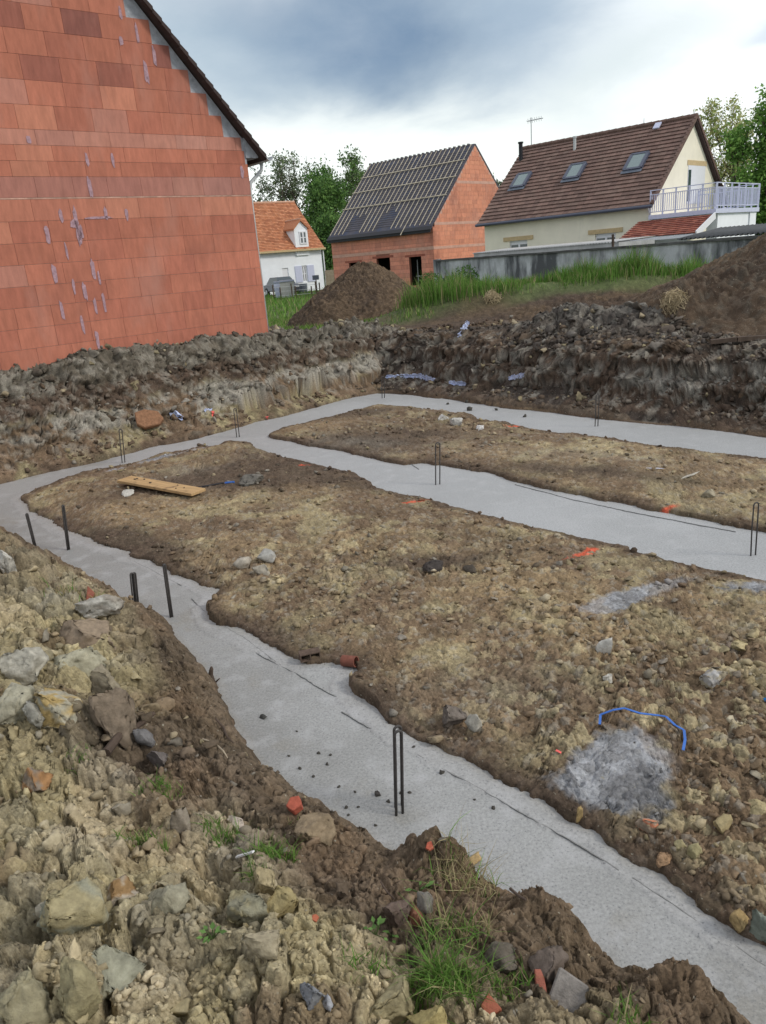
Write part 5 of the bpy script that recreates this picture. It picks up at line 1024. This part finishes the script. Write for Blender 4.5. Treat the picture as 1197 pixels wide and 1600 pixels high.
# wall dormer: white face, white cheeks, small ridged tile roof
dl, _ = onS(463.5, 385); dr_, _ = onS(484, 385); _, dpk = onS(474, 345); _, dto = onS(465, 357); dm = (dl + dr_) / 2
m = MB(); m.prism([SH(dl, .15, ez - .5), SH(dr_, .15, ez - .5), SH(dr_, .15, dto), SH(dm, .15, dpk), SH(dl, .15, dto)], tuple(SH.n * 3.2)); place(m.build('dormer', 'white'), sh_)
for s_ in (-1, 1):
    e0 = dl - .15 if s_ < 0 else dr_ + .15; zz0 = dto - .12
    m = MB(); m.prism([SH(e0, -.02, zz0), SH(dm, -.02, dpk + .03), SH(dm, -.02, dpk + .17), SH(e0, -.02, zz0 + .14)], tuple(SH.n * 3.6), oc_[1]); place(m.build('dormer_roof', 'tile'), sh_)
m = MB()
for k in range(9): q = np.array(SH(dm, -.02 + k * .4, dpk + .17)); m.tube([q, q + SH.n * .36], [.07, .10], 6, (.58, .36, .26))
place(m.build('ridge_tiles', 'tile'), sh_)
def small_window(nm, x0, x1, z0, z1, bb):
    m = MB()
    for q in ((x0, x0 + .1, z0, z1), (x1 - .1, x1, z0, z1), (x0 + .1, x1 - .1, z0, z0 + .1), (x0 + .1, x1 - .1, z1 - .1, z1), ((x0 + x1) / 2 - .07, (x0 + x1) / 2 + .07, z0 + .1, z1 - .1), (x0 + .1, (x0 + x1) / 2 - .07, (z0 + z1) / 2 - .03, (z0 + z1) / 2 + .03), ((x0 + x1) / 2 + .07, x1 - .1, (z0 + z1) / 2 - .03, (z0 + z1) / 2 + .03)): SH.box(m, q[0], q[1], bb, bb + .06, q[2], q[3])
    w_ = place(m.build(nm, 'paint'), sh_); m = MB(); SH.box(m, x0 + .05, x1 - .05, bb + .02, bb + .04, z0 + .05, z1 - .05); g = m.build('pane', 'glass'); g.parent = w_
small_window('window', onS(469, 370)[0], onS(480, 370)[0], onS(474, 381)[1], onS(474, 361)[1], .08)
small_window('window', ww[0][0], ww[1][0], ww[1][1], ww[0][1], FB + .08)
for (x0, x1) in ((ww[0][0] - .75, ww[0][0] - .04), (ww[1][0] + .04, ww[1][0] + .75)): m = MB(); SH.box(m, x0, x1, FB - .06, FB - .004, ww[1][1], ww[0][1]); place(m.build('shutter', 'lavpaint'), sh_)
m = MB(); SH.box(m, dw[0][0], dw[1][0], FB + .08, FB + .14, GZ, dw[0][1]); place(m.build('door', 'paint'), sh_)

for h_ in (rh, sh_):          # panes sit under windows that already sit under the house
    for o in list(h_.children):
        for g in list(o.children): g.location = -(h_.location + o.location) + Vector(g.location) * 1.0

# ------------------------------------------------------------------ weathered boundary wall and low sheds behind it
wa = np.array([3.45, 36.0]); wb = np.array([12.4, 22.3]); wd_ = (wb - wa) / np.linalg.norm(wb - wa); wn_ = np.array([-wd_[1], wd_[0]]); wl_ = np.linalg.norm(wb - wa)
BW = Frame((wa[0], wa[1], 0), math.atan2(wd_[1], wd_[0]))
bwl = empty('boundary_wall', (wa[0], wa[1], .3), 0, 'long weathered grey concrete boundary wall with black streaks behind the tall grass', 'wall')
m = MB(); n = 40
for k in range(n): BW.box(m, k * wl_ / n, (k + 1) * wl_ / n, 0, .22, -.2, 2.22)
place(m.build('wall_face', 'oldwall'), bwl)
m = MB(); r = np.random.RandomState(2)
for k in range(26): BW.box(m, k * wl_ / 26 + .004, (k + 1) * wl_ / 26 - .004, -.05 - r.uniform(0, .015), .28, 2.222, 2.29 + r.uniform(-.008, .012))
place(m.build('coping', 'coping'), bwl)
m = MB(); BW.box(m, -.22, -.02, -.06, .26, -.2, 2.32); place(m.build('end_post', 'oldwall'), bwl)
def corrugated(name, P0, al, up_, ln_, wd2, amp, pitch, mat, label):
    al = np.array(al); up_ = np.array(up_); n = int(ln_ / pitch * 6); nr_ = np.cross(al, up_); nr_ /= np.linalg.norm(nr_); nr_ = nr_ if nr_[2] > 0 else -nr_; vs = []
    for k in range(n + 1): b = np.array(P0) + al * (ln_ * k / n) + nr_ * amp * math.sin(2 * PI * k / 6); vs += [b, b + up_ * wd2]
    o = np_mesh(name, np.array(vs), [(2 * k, 2 * k + 2, 2 * k + 3, 2 * k + 1) for k in range(n)], mat, None, smooth=True); s = o.modifiers.new('solid', 'SOLIDIFY'); s.thickness = .01
    return tag(o, label, 'roof sheet') if label else o
# grey lean-to shed behind the wall
q0 = atY(745, 401, 37.5); q1 = atY(965, 380, 30.5); sdv = (q1 - q0); sl_ = np.linalg.norm(sdv[:2]); SF = Frame((q0[0], q0[1], 0), math.atan2(sdv[1], sdv[0]))
shd = empty('low_shed', (q0[0], q0[1], .3), 0, 'low grey shed with a pale sheet roof between boundary wall and cream house', 'shed')
m = MB(); SF.box(m, 0, sl_, .1, 2.0, 0, 2.22); place(m.build('shed_wall', 'oldwall'), shd)
m = MB(); SF.box(m, -.15, sl_ + .1, -.05, 2.15, 2.25, 2.42); place(m.build('roof_edge', 'corr'), shd)
o = corrugated('roof_sheet', SF(-.2, -.1, 2.44), SF.d, SF.n + np.array([0, 0, .04]), sl_ + .3, 2.3, .025, .15, 'corr', None); place(o, shd)
q = atY(958, 378, 29.5); m = MB(); m.tube([(q[0], q[1], 2.2), (q[0] - .01, q[1], 2.72)], .05, 8); tag(m.build('flue_pipe', 'oldwood', loc=(q[0], q[1], 2.2)), 'short rusty flue pipe standing on the grey shed roof by the orange porch tiles', 'pipe')
q0 = atY(1068, 371, 27.5); q1 = atY(1230, 355, 24.5); sdv = q1 - q0; sl_ = np.linalg.norm(sdv[:2]); SF2 = Frame((q0[0], q0[1], 0), math.atan2(sdv[1], sdv[0]))
sh2 = empty('low_shed', (q0[0], q0[1], .3), 0, 'low shed with a dark corrugated roof behind the right end of the boundary wall', 'shed')
m = MB(); SF2.box(m, 0, sl_, .2, 2.4, 0, 2.28); place(m.build('shed_wall', 'oldwall'), sh2)
place(corrugated('roof_sheet', SF2(-.2, -.1, 2.36), SF2.d, SF2.n + np.array([0, 0, .10]), sl_ + .4, 2.7, .035, .17, 'corrdark', None), sh2)

# ------------------------------------------------------------------ earth heaps
def heap(name, c, rx, ry, h, z0, cols, label, seed, rot=0., n=190, sharp=1.25, clodk=1.):
    a = np.linspace(0, 2 * PI, int(n * 1.6), endpoint=False); rr_ = np.linspace(0, 1.35, n); Rg, Ag = np.meshgrid(rr_, a, indexing='ij')
    lx = Rg * np.cos(Ag) * rx; ly = Rg * np.sin(Ag) * ry; cs, sn = math.cos(rot), math.sin(rot); x = c[0] + lx * cs - ly * sn; y = c[1] + lx * sn + ly * cs
    rad_ = Rg * (1 + .14 * fbm(x, y, 1.6, 3, seed)); prof = np.where(rad_ < 1, (1 - (np.sqrt(rad_ ** 2 + .012) - .004) ** sharp), (1 - rad_) * .8)
    s_ = max(rx, ry); A, ia, ea = clods(x, y, .30, seed + 1); B, ib, eb = clods(x, y, .12, seed + 2); D, ic, ec = clods(x, y, .06, seed + 3)
    tg = terrain(x, y, False); z = np.where(rad_ < 1, tg, tg - .15 * (rad_ - 1) * 3) + h * np.maximum(prof, -.03) + clodk * sst(1.02, .85, rad_)  * 1.0 * 0 + clodk * sst(1.03, .9, rad_) * (A * .05 + B * .035 + D * .015) * 1.0 + .16 * fbm(x, y, .9, 4, seed + 4) * h / 2 * sst(1.03, .85, rad_)
    v1 = np.clip(.5 + 1.1 * fbm(x, y, .8, 5, seed + 5), 0, 1); co = mixv(np.broadcast_to(cols[0], x.shape + (3,)), cols[1], v1); co = mixv(co, cols[2], (ib > .8) * .5 + (ic > .8) * .3); co = co * (.75 + .5 * ic)[..., None]
    V = np.stack([x, y, z], -1).reshape(-1, 3); nr, na = x.shape; i = np.arange(nr - 1)[:, None]; j = np.arange(na)[None, :]; j2 = (j + 1) % na
    Fg = np.stack([i * na + j, (i + 1) * na + j, (i + 1) * na + j2, i * na + j2], -1).reshape(-1, 4)
    o = np_mesh(name, V - np.array([c[0], c[1], z0]), Fg, 'soil', None, np.clip(co, .01, 1).reshape(-1, 3), True, loc=(c[0], c[1], z0))
    return tag(o, label, 'earth heap')
hc = atY(576, 495, 24.2)
heap('earth_heap', (hc[0], hc[1] + .6), 2.6, 2.35, 1.92, .58, (C_['brown'] * .66, C_['mud'] * .75, C_['brown'] * .85), 'conical brown earth heap in front of the distant unfinished house', 301, sharp=1.12, clodk=1.8)
heap('earth_heap', (7.45, 12.95), 3.3, 2.6, 1.75, .95, (C_['mud'] * .8, C_['brown'] * .8, C_['clay']), 'big brown earth heap cut off by the right edge of the frame', 331, rot=-.75, sharp=1.05, clodk=1.3)

# ------------------------------------------------------------------ grass
def blades(P_, h, wdt, cols, seed, lean=.35, segs=2, dry=.12, dcol=((.42, .36, .20), (.36, .30, .16))):
    """P_ (n,3) roots; returns verts, quads, colours"""
    r = np.random.RandomState(seed); n = len(P_); hh = h * r.uniform(.5, 1.25, n); a = r.uniform(0, 2 * PI, n); la = r.uniform(0, 2 * PI, n); ll = hh * lean * r.uniform(.1, 1.3, n)
    sx, sy = np.cos(a), np.sin(a); dx, dy = np.cos(la) * ll, np.sin(la) * ll; ww = wdt * r.uniform(.6, 1.3, n); V = []
    for k in range(segs + 1):
        t = k / segs; wk = ww * (1 - t ** 1.5 * .92) / 2; cx = P_[:, 0] + dx * t ** 1.8; cy = P_[:, 1] + dy * t ** 1.8; cz = P_[:, 2] + hh * (t - .22 * lean * t * t * 2 * r.uniform(0, 1, n))
        V += [np.stack([cx - sx * wk, cy - sy * wk, cz], -1), np.stack([cx + sx * wk, cy + sy * wk, cz], -1)]
    V = np.stack(V, 1); m_ = 2 * (segs + 1); b = np.arange(n)[:, None] * m_
    Fq = np.concatenate([np.stack([b[:, 0] + 2 * k, b[:, 0] + 2 * k + 1, b[:, 0] + 2 * k + 3, b[:, 0] + 2 * k + 2], -1) for k in range(segs)])
    ci = r.randint(len(cols), size=n); c = np.array(cols)[ci] * r.uniform(.7, 1.25, n)[:, None]; dr = r.rand(n) < dry; c[dr] = np.array(dcol)[r.randint(2, size=dr.sum())]
    C = np.repeat(c[:, None, :], m_, 1)
    return V.reshape(-1, 3), Fq, C.reshape(-1, 3)
GC = [(.13, .28, .05), (.11, .23, .04), (.18, .34, .065), (.09, .17, .035), (.21, .31, .08)]
def grass_area(name, n, fx, h, wdt, seed, label, dens, dry=.1, cols=GC):
    r = np.random.RandomState(seed); x, y = fx(r, n * 2); z = terrain(x, y, False); k = np.nonzero(dens(x, y) > r.rand(len(x)))[0][:n]
    cl = .35 + 1.5 * np.clip(.5 + 1.1 * fbm(x[k], y[k], .8, 4, seed), 0, 1) ** 1.5; V, Fq, Cl = blades(np.stack([x[k], y[k], z[k] - .02], -1), h * cl, wdt, cols, seed + 1, dry=dry)
    return tag(np_mesh(name, V, Fq, 'grass', None, Cl), label, kind='stuff')
def rect(x0, x1, y0, y1): return lambda r, n: (r.uniform(x0, x1, n), r.uniform(y0, y1, n))
# tall weeds on the bank in front of the wall
def bankd(x, y):
    return np.clip(.8 + 1.9 * fbm(x, y, 1.1, 4, 555), .03, 1) * np.clip(1.5 * gau(x, y, (3.0, 20.5), 2.7, .95, -.25) + 1.6 * gau(x, y, (6.8, 19.1), 2.7, 1.0, -.2) + 1.1 * gau(x, y, (2.0, 21.4), .7, 1.0) - .12, 0, 1) * sst(.7, 1.9, x)
grass_area('tall_grass', 80000, rect(-.2, 10.2, 17.2, 23), .42, .018, 41, 'tall green grass and weeds on the bank before the concrete wall', bankd)
grass_area('meadow_grass', 42000, rect(-6, 4.5, 16.5, 34), .13, .022, 42, 'short bright grass round the conical earth heap', lambda x, y: np.clip(sst(18.0, 20.5, np.hypot(x, y) + 2.2 * fbm(x, y, 2., 4, 161)) * (.5 + fbm(x, y, 1.2, 3, 77)), 0, 1) * (1 - sst(.3, .6, gau(x, y, (4.4, 17.8), 3.0, 1.4, -.3))), .15, [(.17, .30, .06), (.13, .25, .05), (.20, .32, .08), (.10, .18, .04)])
grass_area('far_grass', 9000, rect(-12, -1.5, 30, 68), .32, .05, 43, 'rough grass between the earth heap and the white house', lambda x, y: np.full(x.shape, .6), .1)
grass_area('far_weeds', 7000, rect(1.5, 6, 24, 38), .5, .035, 44, 'yellow green weeds at the foot of the wall end by the doorway', lambda x, y: np.full(x.shape, .7), .15, [(.20, .30, .06), (.12, .22, .05), (.30, .34, .08)])
# tufts in the near bank
def tuft(u, v, n, spread, h, seed, label, dry=.1, name='grass_tuft', wdt=.0045, cols=GC, lean=.8):
    p = hit(u, v); r = np.random.RandomState(seed); gx_ = np.clip(r.normal(size=n), -1.7, 1.7); gy2 = np.clip(r.normal(size=n), -1.7, 1.7); x = p[0] + gx_ * spread; y = p[1] + gy2 * spread * .6; z = terrain(x, y, False)
    V, Fq, Cl = blades(np.stack([x, y, z - .01], -1), h, wdt, cols, seed, lean, 3, dry); return tag(np_mesh(name, V - p, Fq, 'grass', None, Cl, loc=tuple(p)), label, 'grass tuft')
tuft(690, 1530, 420, .055, .13, 1, 'largest bright green grass tuft, at the foot of the turf mound', .15, lean=1.0)
tuft(715, 1455, 170, .06, .11, 2, 'green and straw grass tuft hanging down the front of the turf mound', .45, lean=1.1)
tuft(725, 1370, 240, .07, .10, 3, 'dry straw coloured grass lying on top of the turf mound', .85, lean=1.3)
tuft(425, 1340, 230, .05, .08, 4, 'green grass tuft beside the white plastic strip', .1)
tuft(400, 1368, 90, .03, .06, 5, 'small green tuft just above the olive yellow clod', .1)
tuft(250, 1240, 150, .05, .07, 6, 'long grass tuft in the middle of the near bank, the upper of two in line', .15)
tuft(225, 1320, 170, .05, .07, 7, 'green tuft below the upper long one on the near bank', .2)
tuft(348, 1310, 150, .04, .08, 8, 'green tuft left of the pale pinkish stone', .1)
tuft(115, 925, 150, .10, .12, 9, 'dry pale grass tuft left of the whitish slab', .8)
tuft(255, 1490, 1, .01, .05, 10, 'single blade', .1) if False else None
tuft(575, 1520, 70, .04, .07, 11, 'thin green tuft left of the largest bright one', .15)
tuft(990, 1590, 90, .035, .07, 12, 'small green tuft at the bottom edge right of the concrete block', .15)
tuft(125, 1195, 60, .03, .05, 13, 'little green tuft in the dark hollow of the near bank', .1)
tuft(790, 1545, 110, .045, .09, 14, 'green tuft between the largest tuft and the concrete block', .2)
tuft(470, 1290, 40, .03, .05, 15, 'few straw blades under the red brick piece', .8)
# straw clump on the right heap, hanging grass roots
def straw(u, v, n, rad_, ln_, seed, label):
    p = hit(u, v); r = np.random.RandomState(seed); m = MB()
    for k in range(n):
        a = r.uniform(0, 2 * PI); b = r.uniform(-.2, 1.3); c = np.array([math.cos(a) * math.cos(b), math.sin(a) * math.cos(b), math.sin(b)]) * rad_ * r.uniform(.4, 1.); t = np.cross(c, r.normal(size=3)); t /= np.linalg.norm(t) + 1e-9; l_ = ln_ * r.uniform(.4, 1)
        m.tube([p + c - t * l_ / 2, p + c * 1.08, p + c * .85 + t * l_ / 2 - np.array([0, 0, l_ * .3])], .004, 3, tuple(np.array([.50, .41, .26]) * r.uniform(.6, 1.2)), False)
    return tag(m.build('straw_clump', 'rock', loc=tuple(p)), label, 'straw clump')
straw(1054, 478, 420, .22, .40, 1, 'ball of pale dry straw at the foot of the right earth heap')
straw(1078, 455, 160, .26, .35, 2, 'looser dry straw just above the ball of straw')
straw(770, 470, 160, .24, .35, 3, 'pale dead grass hanging over the bank edge left of the grey rubble')
# broad-leaved weeds
def weed(u, v, n, sz, label, seed, col_=(.14, .26, .07)):
    p = hit(u, v); r = np.random.RandomState(seed); m = MB()
    for k in range(n):
        a = r.uniform(0, 2 * PI); d = np.array([math.cos(a), math.sin(a), 0]); s_ = np.array([-d[1], d[0], 0]); q = p + d * sz * r.uniform(.2, 1.4) + np.array([0, 0, sz * r.uniform(.5, 1.3)]); l_ = sz * r.uniform(.6, 1.1); up_ = np.array([0, 0, l_ * r.uniform(-.1, .4)])
        m.quad([q, q + d * l_ * .4 + s_ * l_ * .32 + up_ * .6, q + d * l_ + up_, q + d * l_ * .4 - s_ * l_ * .32 + up_ * .6], tuple(np.array(col_) * r.uniform(.7, 1.3))); m.bar(p, q, .002, c=(.1, .15, .05))
    return tag(m.build('weed', 'leaf', loc=tuple(p)), label, 'weed')
weed(588, 1462, 10, .028, 'round leaved seedling left of the turf mound', 1); weed(612, 1466, 8, .024, 'round leaved seedling touching the turf mound side', 2); weed(335, 1478, 14, .026, 'small leafy green weed among the lower clay lumps', 3); weed(655, 1395, 7, .026, 'bright leaf sprout at the foot of the turf mound', 4)
# bush at the left end of the wall
def leafcloud(c, rx, ry, rz_, n, ls, cols, seed, hollow=.35):
    r = np.random.RandomState(seed); k = r.normal(size=(n, 3)); k /= np.linalg.norm(k, axis=1)[:, None]; k *= (hollow + (1 - hollow) * r.rand(n) ** .5)[:, None]; P_ = np.array(c) + k * np.array([rx, ry, rz_])
    return leafquads(P_, ls, cols, r)
def leafquads(P_, ls, cols, r):
    n = len(P_); a = r.normal(size=(n, 3)); a /= np.linalg.norm(a, axis=1)[:, None]; b = np.cross(a, r.normal(size=(n, 3))); b /= np.linalg.norm(b, axis=1)[:, None]; s = (ls * r.uniform(.5, 1.3, n))[:, None]
    V = np.stack([P_ - a * s, P_ - b * s * .5, P_ + a * s, P_ + b * s * .5], 1).reshape(-1, 3); Fq = np.arange(4 * n).reshape(n, 4)
    c = np.array(cols)[r.randint(len(cols), size=n)] * r.uniform(.7, 1.3, n)[:, None]; return V, Fq, np.repeat(c, 4, 0)
def merge(parts):
    V, Fq, C = [], [], []; b = 0
    for v, f, c in parts: V.append(v); Fq.append(f + b); C.append(c); b += len(v)
    return np.vstack(V), np.vstack(Fq), np.vstack(C)
def bush(c, rx, rz_, n, ls, label, seed, cols):
    r = np.random.RandomState(seed); parts = [leafcloud(np.array(c) + np.array([r.uniform(-rx, rx) * .7, r.uniform(-rx, rx) * .5, rz_ * r.uniform(.3, 1.0)]), rx * .5, rx * .5, rz_ * .45, n // 7, ls, cols, seed + k) for k in range(7)]
    V, Fq, C = merge(parts); o = np_mesh('leaves', V - np.array(c), Fq, 'leaf', None, C); root = empty('bush', tuple(c), 0, label, 'bush'); o.parent = root
    m = MB()
    for k in range(6): m.tube([(0, 0, -.1), (r.uniform(-.3, .3) * rx, r.uniform(-.3, .3) * rx, rz_ * .5), (r.uniform(-.6, .6) * rx, r.uniform(-.5, .5) * rx, rz_ * 1.1)], [.02, .014, .006], 5)
    m.build('stems', 'bark', root)
bc = atY(706, 470, 22.); bush((bc[0], bc[1], .9), .85, .95, 7500, .035, 'dense dark green weedy bush at the left end of the boundary wall', 61, [(.06, .13, .035), (.09, .18, .04), (.05, .10, .03)])
bc = atY(668, 476, 24.); bush((bc[0], bc[1], .75), .45, .5, 2200, .035, 'smaller green bush left of the dense one by the doorway', 62, [(.10, .19, .05), (.13, .24, .05)])

# ------------------------------------------------------------------ trees
def tree(name, base, h, cr, label, seed, cols, ls=.12, nl=40, levels=4, spread=.75, trunk_r=.18, open_=1., start=.3, upk=.35, budget=22000, aspect=1.):
    r = np.random.RandomState(seed); root = empty(name, tuple(base), 0, label, 'tree'); m = MB(); tips = []
    def grow(p, d, l_, rr_, lv):
        q = p + d * l_; mid = (p + q) / 2 + r.normal(size=3) * l_ * .06; m.tube([p, mid, q], [rr_, rr_ * .85, rr_ * .68], 6 if lv < 2 else 4, (1, 1, 1), False)
        if lv >= levels: tips.append((q, l_)); tips.append((mid, l_)); return
        if lv >= 2: tips.append((q, l_ * .7))
        for k in range(3 if lv < 3 else 3):
            nd_ = d * (.9 if k == 0 else .55) + r.normal(size=3) * spread * .6 * np.array([aspect, aspect, .6]) + np.array([0, 0, upk * .5]); nd_ /= np.linalg.norm(nd_); grow(q, nd_, l_ * r.uniform(.62, .86), rr_ * .64, lv + 1)
        if lv <= 2:
            nd_ = r.normal(size=3); nd_[2] = abs(nd_[2]) * .4; nd_ /= np.linalg.norm(nd_); grow(mid, nd_, l_ * .6, rr_ * .5, lv + 1)
    grow(np.zeros(3), np.array([0, 0, 1.]), h * start, trunk_r, 0)
    T = np.array([t[0] for t in tips]); ctr = np.array([0, 0, T[:, 2].mean()]); kz = (h * 1.0 - ctr[2]) / max(.1, (T[:, 2].max() - ctr[2])); kx = cr / max(.1, np.percentile(np.abs(T[:, :2]), 96))
    def warp(P_): P_ = np.array(P_, float); t = np.clip(P_[:, 2:3] / (h * start), 0, 1) if False else 1; P_ = P_ * np.array([kx, kx, 1]); P_[:, 2] = np.where(P_[:, 2] > ctr[2], ctr[2] + (P_[:, 2] - ctr[2]) * kz, P_[:, 2]); return P_
    m.v = [tuple(q) for q in warp(m.v)]; m.build('trunk', 'bark', root)
    T = warp(T); sel = T[r.randint(len(T), size=budget)]; sig = cr * .085 * open_; P_ = sel + r.normal(size=sel.shape) * np.array([sig, sig, sig * .7])
    V, Fq, C = leafquads(P_, ls, cols, r); np_mesh('crown', V, Fq, 'leaf', root, C)
    return root
def gbase(u, Y, z=.3): q = atY(u, 420, Y); return (q[0], Y, z)
DG = [(.10, .20, .055), (.14, .26, .07), (.17, .30, .075), (.075, .15, .045)]
GG = [(.10, .14, .08), (.13, .18, .09), (.17, .22, .11)]
YG = [(.40, .46, .16), (.48, .52, .22), (.30, .38, .13), (.50, .46, .22)]
tree('airy_tree', gbase(482, 92), 14.6, 5.0, 'dark airy tree with wispy branches rising behind the white house', 5, GG, ls=.17, levels=5, open_=.7, spread=1.0, trunk_r=.2, start=.30, budget=7000)
tree('leafy_tree', gbase(524, 84), 11.4, 2.3, 'dense dark green tree between the white house and the unfinished house', 6, DG, ls=.17, open_=2.0, spread=.8, trunk_r=.25, start=.22, upk=.2, budget=26000)
tree('leafy_tree', gbase(530, 82, .3), 7.0, 1.9, 'lower dark tree filling the gap beside the white house', 16, DG, ls=.16, open_=2.2, spread=.9, trunk_r=.2, start=.16, upk=.1, budget=14000)
tree('airy_tree', gbase(560, 100), 15.2, 4.0, 'dark tree just showing above the left end of the battened roof', 8, GG + DG, ls=.18, levels=5, open_=.9, spread=1.0, trunk_r=.3, budget=12000)
tree('airy_tree', gbase(782, 90), 10.0, 2.2, 'dark tree top peeping out between the two bigger houses', 9, GG, ls=.18, levels=4, open_=.9, spread=.9, trunk_r=.3, budget=9000)
tree('birch_tree', gbase(1118, 70), 12.9, 3.4, 'sparse yellow green tree behind the gable of the cream house', 10, YG, ls=.14, levels=5, open_=.8, spread=.8, trunk_r=.16, budget=8000)
tree('leafy_tree', gbase(1196, 40), 8.6, 2.0, 'dense bright green tree cut by the right edge beyond the balcony', 12, [(.14, .28, .06), (.18, .34, .07), (.10, .20, .045), (.22, .38, .09)], ls=.11, open_=1.5, spread=.85, trunk_r=.2, start=.2, upk=.2, budget=30000)
for k in range(7):
    xx = -30 + k * 7; tree('hedge_tree', (xx, 118 + 4 * (k % 3), .3), 8 + 1.5 * (k % 2), 4.5, 'distant dark tree on the horizon far beyond the houses', 40 + k, DG, ls=.3, levels=3, open_=2., trunk_r=.3, start=.2, budget=3500)['group'] = 'distant trees on the horizon'

# ------------------------------------------------------------------ things in front of the white house
cp_ = atY(441, 462, 66.)
car = empty('parked_car', (cp_[0], 66, .3), 0, 'dark grey car parked before the white house, half hidden by the near gable', 'car')
Lc, Wc = 4.2, 1.75
def prof_body():
    return [(-2.1, .35), (-2.1, .75), (-1.95, .88), (-1.1, .95), (1.2, .95), (2.0, .85), (2.1, .6), (2.1, .35)]
m = MB(); m.prism([(x, -Wc / 2, z) for x, z in prof_body()], (0, Wc, 0)); o = m.build('body', 'carpaint', car); b = o.modifiers.new('b', 'BEVEL'); b.width = .06; b.segments = 3
m = MB(); m.box8([(-1.4, -.8, .95), (1.35, -.8, .95), (1.35, .8, .95), (-1.4, .8, .95), (-.9, -.62, 1.45), (.8, -.62, 1.45), (.8, .62, 1.45), (-.9, .62, 1.45)]); m.build('windows', 'glass', car)
m = MB(); m.box((-.88, -.63, 1.44), (.78, .63, 1.49)); o = m.build('roof', 'carpaint', car); b = o.modifiers.new('b', 'BEVEL'); b.width = .03
for x in (-1.3, 1.3):
    for y in (-.8, .8):
        m = MB(); m.tube([(x, y - .1, .33), (x, y + .1, .33)], .33, 20); wh = m.build('wheel', 'tyre', car); m = MB(); m.tube([(x, y - .11, .33), (x, y + .11, .33)], .2, 12); m.build('rim', 'zinc', wh)
for y in (-.6, .6): m = MB(); m.box((2.06, y - .18, .62), (2.13, y + .18, .76)); m.build('headlight', 'paint', car)
m = MB(); m.box((2.08, -.26, .42), (2.135, .26, .54)); m.build('number_plate', 'paint', car)
car.rotation_euler.z = -1.1
def simple_bin(u, Y, w_, d_, h_, mat, label, zz=.3):
    q = atY(u, 450, Y); root = empty('wheelie_bin', (q[0], Y, zz), .1, label, 'bin')
    m = MB(); m.box8([(-w_ * .42, -d_ * .42, .05), (w_ * .42, -d_ * .42, .05), (w_ * .42, d_ * .42, .05), (-w_ * .42, d_ * .42, .05), (-w_ / 2, -d_ / 2, h_), (w_ / 2, -d_ / 2, h_), (w_ / 2, d_ / 2, h_), (-w_ / 2, d_ / 2, h_)]); m.build('body', mat, root)
    m = MB(); m.box8([(-w_ * .54, -d_ * .56, h_), (w_ * .54, -d_ * .56, h_), (w_ * .54, d_ * .54, h_), (-w_ * .54, d_ * .54, h_), (-w_ * .5, -d_ * .4, h_ + .08), (w_ * .5, -d_ * .4, h_ + .08), (w_ * .5, d_ * .5, h_ + .12), (-w_ * .5, d_ * .5, h_ + .12)]); m.build('lid', 'greyplastic', root)
    for s_ in (-1, 1): m = MB(); m.tube([(s_ * w_ * .4 - .03, d_ * .45, .1), (s_ * w_ * .4 + .03, d_ * .45, .1)], .1, 10); m.build('wheel', 'tyre', root)
simple_bin(435, 60, .62, .7, 1.15, 'lavpaint', 'blue grey wheelie bin beside the parked car')
M['grey_bin'] = material('light_grey_plastic', (.42, .42, .40), rough=.6, var=.1)
simple_bin(449, 59, 1.1, .9, 1.2, 'grey_bin', 'wide light grey bin with sloped dark lid right of the blue grey one')
q = atY(473, 450, 66); m = MB(); m.tube([(q[0], 66, .3), (q[0], 66, 1.1)], [.38, .42], 14); tag(m.build('barrel', 'greyplastic', loc=(q[0], 66, .3)), 'dark plastic tub standing under the white house window', 'tub')
fr_ = empty('post_fence', (-6, 56, .3), 0, 'low wire fence on dark posts before the white house', 'fence')
for k, (u, hh) in enumerate([(427, 1.1), (438, .9), (456, 1.1), (462, .9), (494, 1.1), (487, .8), (500, 1.0)]):
    q = atY(u, 455, 56); m = MB(); m.tube([(q[0], 56, .1), (q[0], 56, .3 + hh)], .05, 6); place(m.build('post', 'oldwood'), fr_)
q0 = atY(427, 455, 56); q1 = atY(500, 455, 56); m = MB()
for z in (.6, .9, 1.2): m.tube([(q0[0], 56, z), (q1[0], 56, z)], .012, 4)
place(m.build('wires', 'zinc'), fr_)
q = atY(495, 450, 62); mb_ = empty('mailbox', (q[0], 62, .3), 0, 'dark mailbox on a post by the right corner of the white house', 'mailbox')
m = MB(); m.bar((0, 0, 0), (0, 0, 1.1), .08); m.build('post', 'oldwood', mb_); m = MB(); m.box((-.25, -.2, 1.1), (.25, .2, 1.45)); m.build('box', 'greyplastic', mb_)
q0 = atY(510, 450, 70); q1 = atY(524, 450, 70); fb2 = empty('board_fence', (q0[0], 70, .3), 0, 'tan board fence panel between the white house and the unfinished house', 'fence'); m = MB(); n = 12
for k in range(n): m.box((k * (q1[0] - q0[0]) / n, 0, 0), ((k + .94) * (q1[0] - q0[0]) / n, .04, 1.7))
m.build('boards', 'fenceboard', fb2); m = MB(); m.box((0, .042, .4), (q1[0] - q0[0], .09, .5)); m.build('rail', 'fenceboard', fb2); m = MB(); m.box((0, .042, 1.2), (q1[0] - q0[0], .09, 1.3)); m.build('rail', 'fenceboard', fb2)
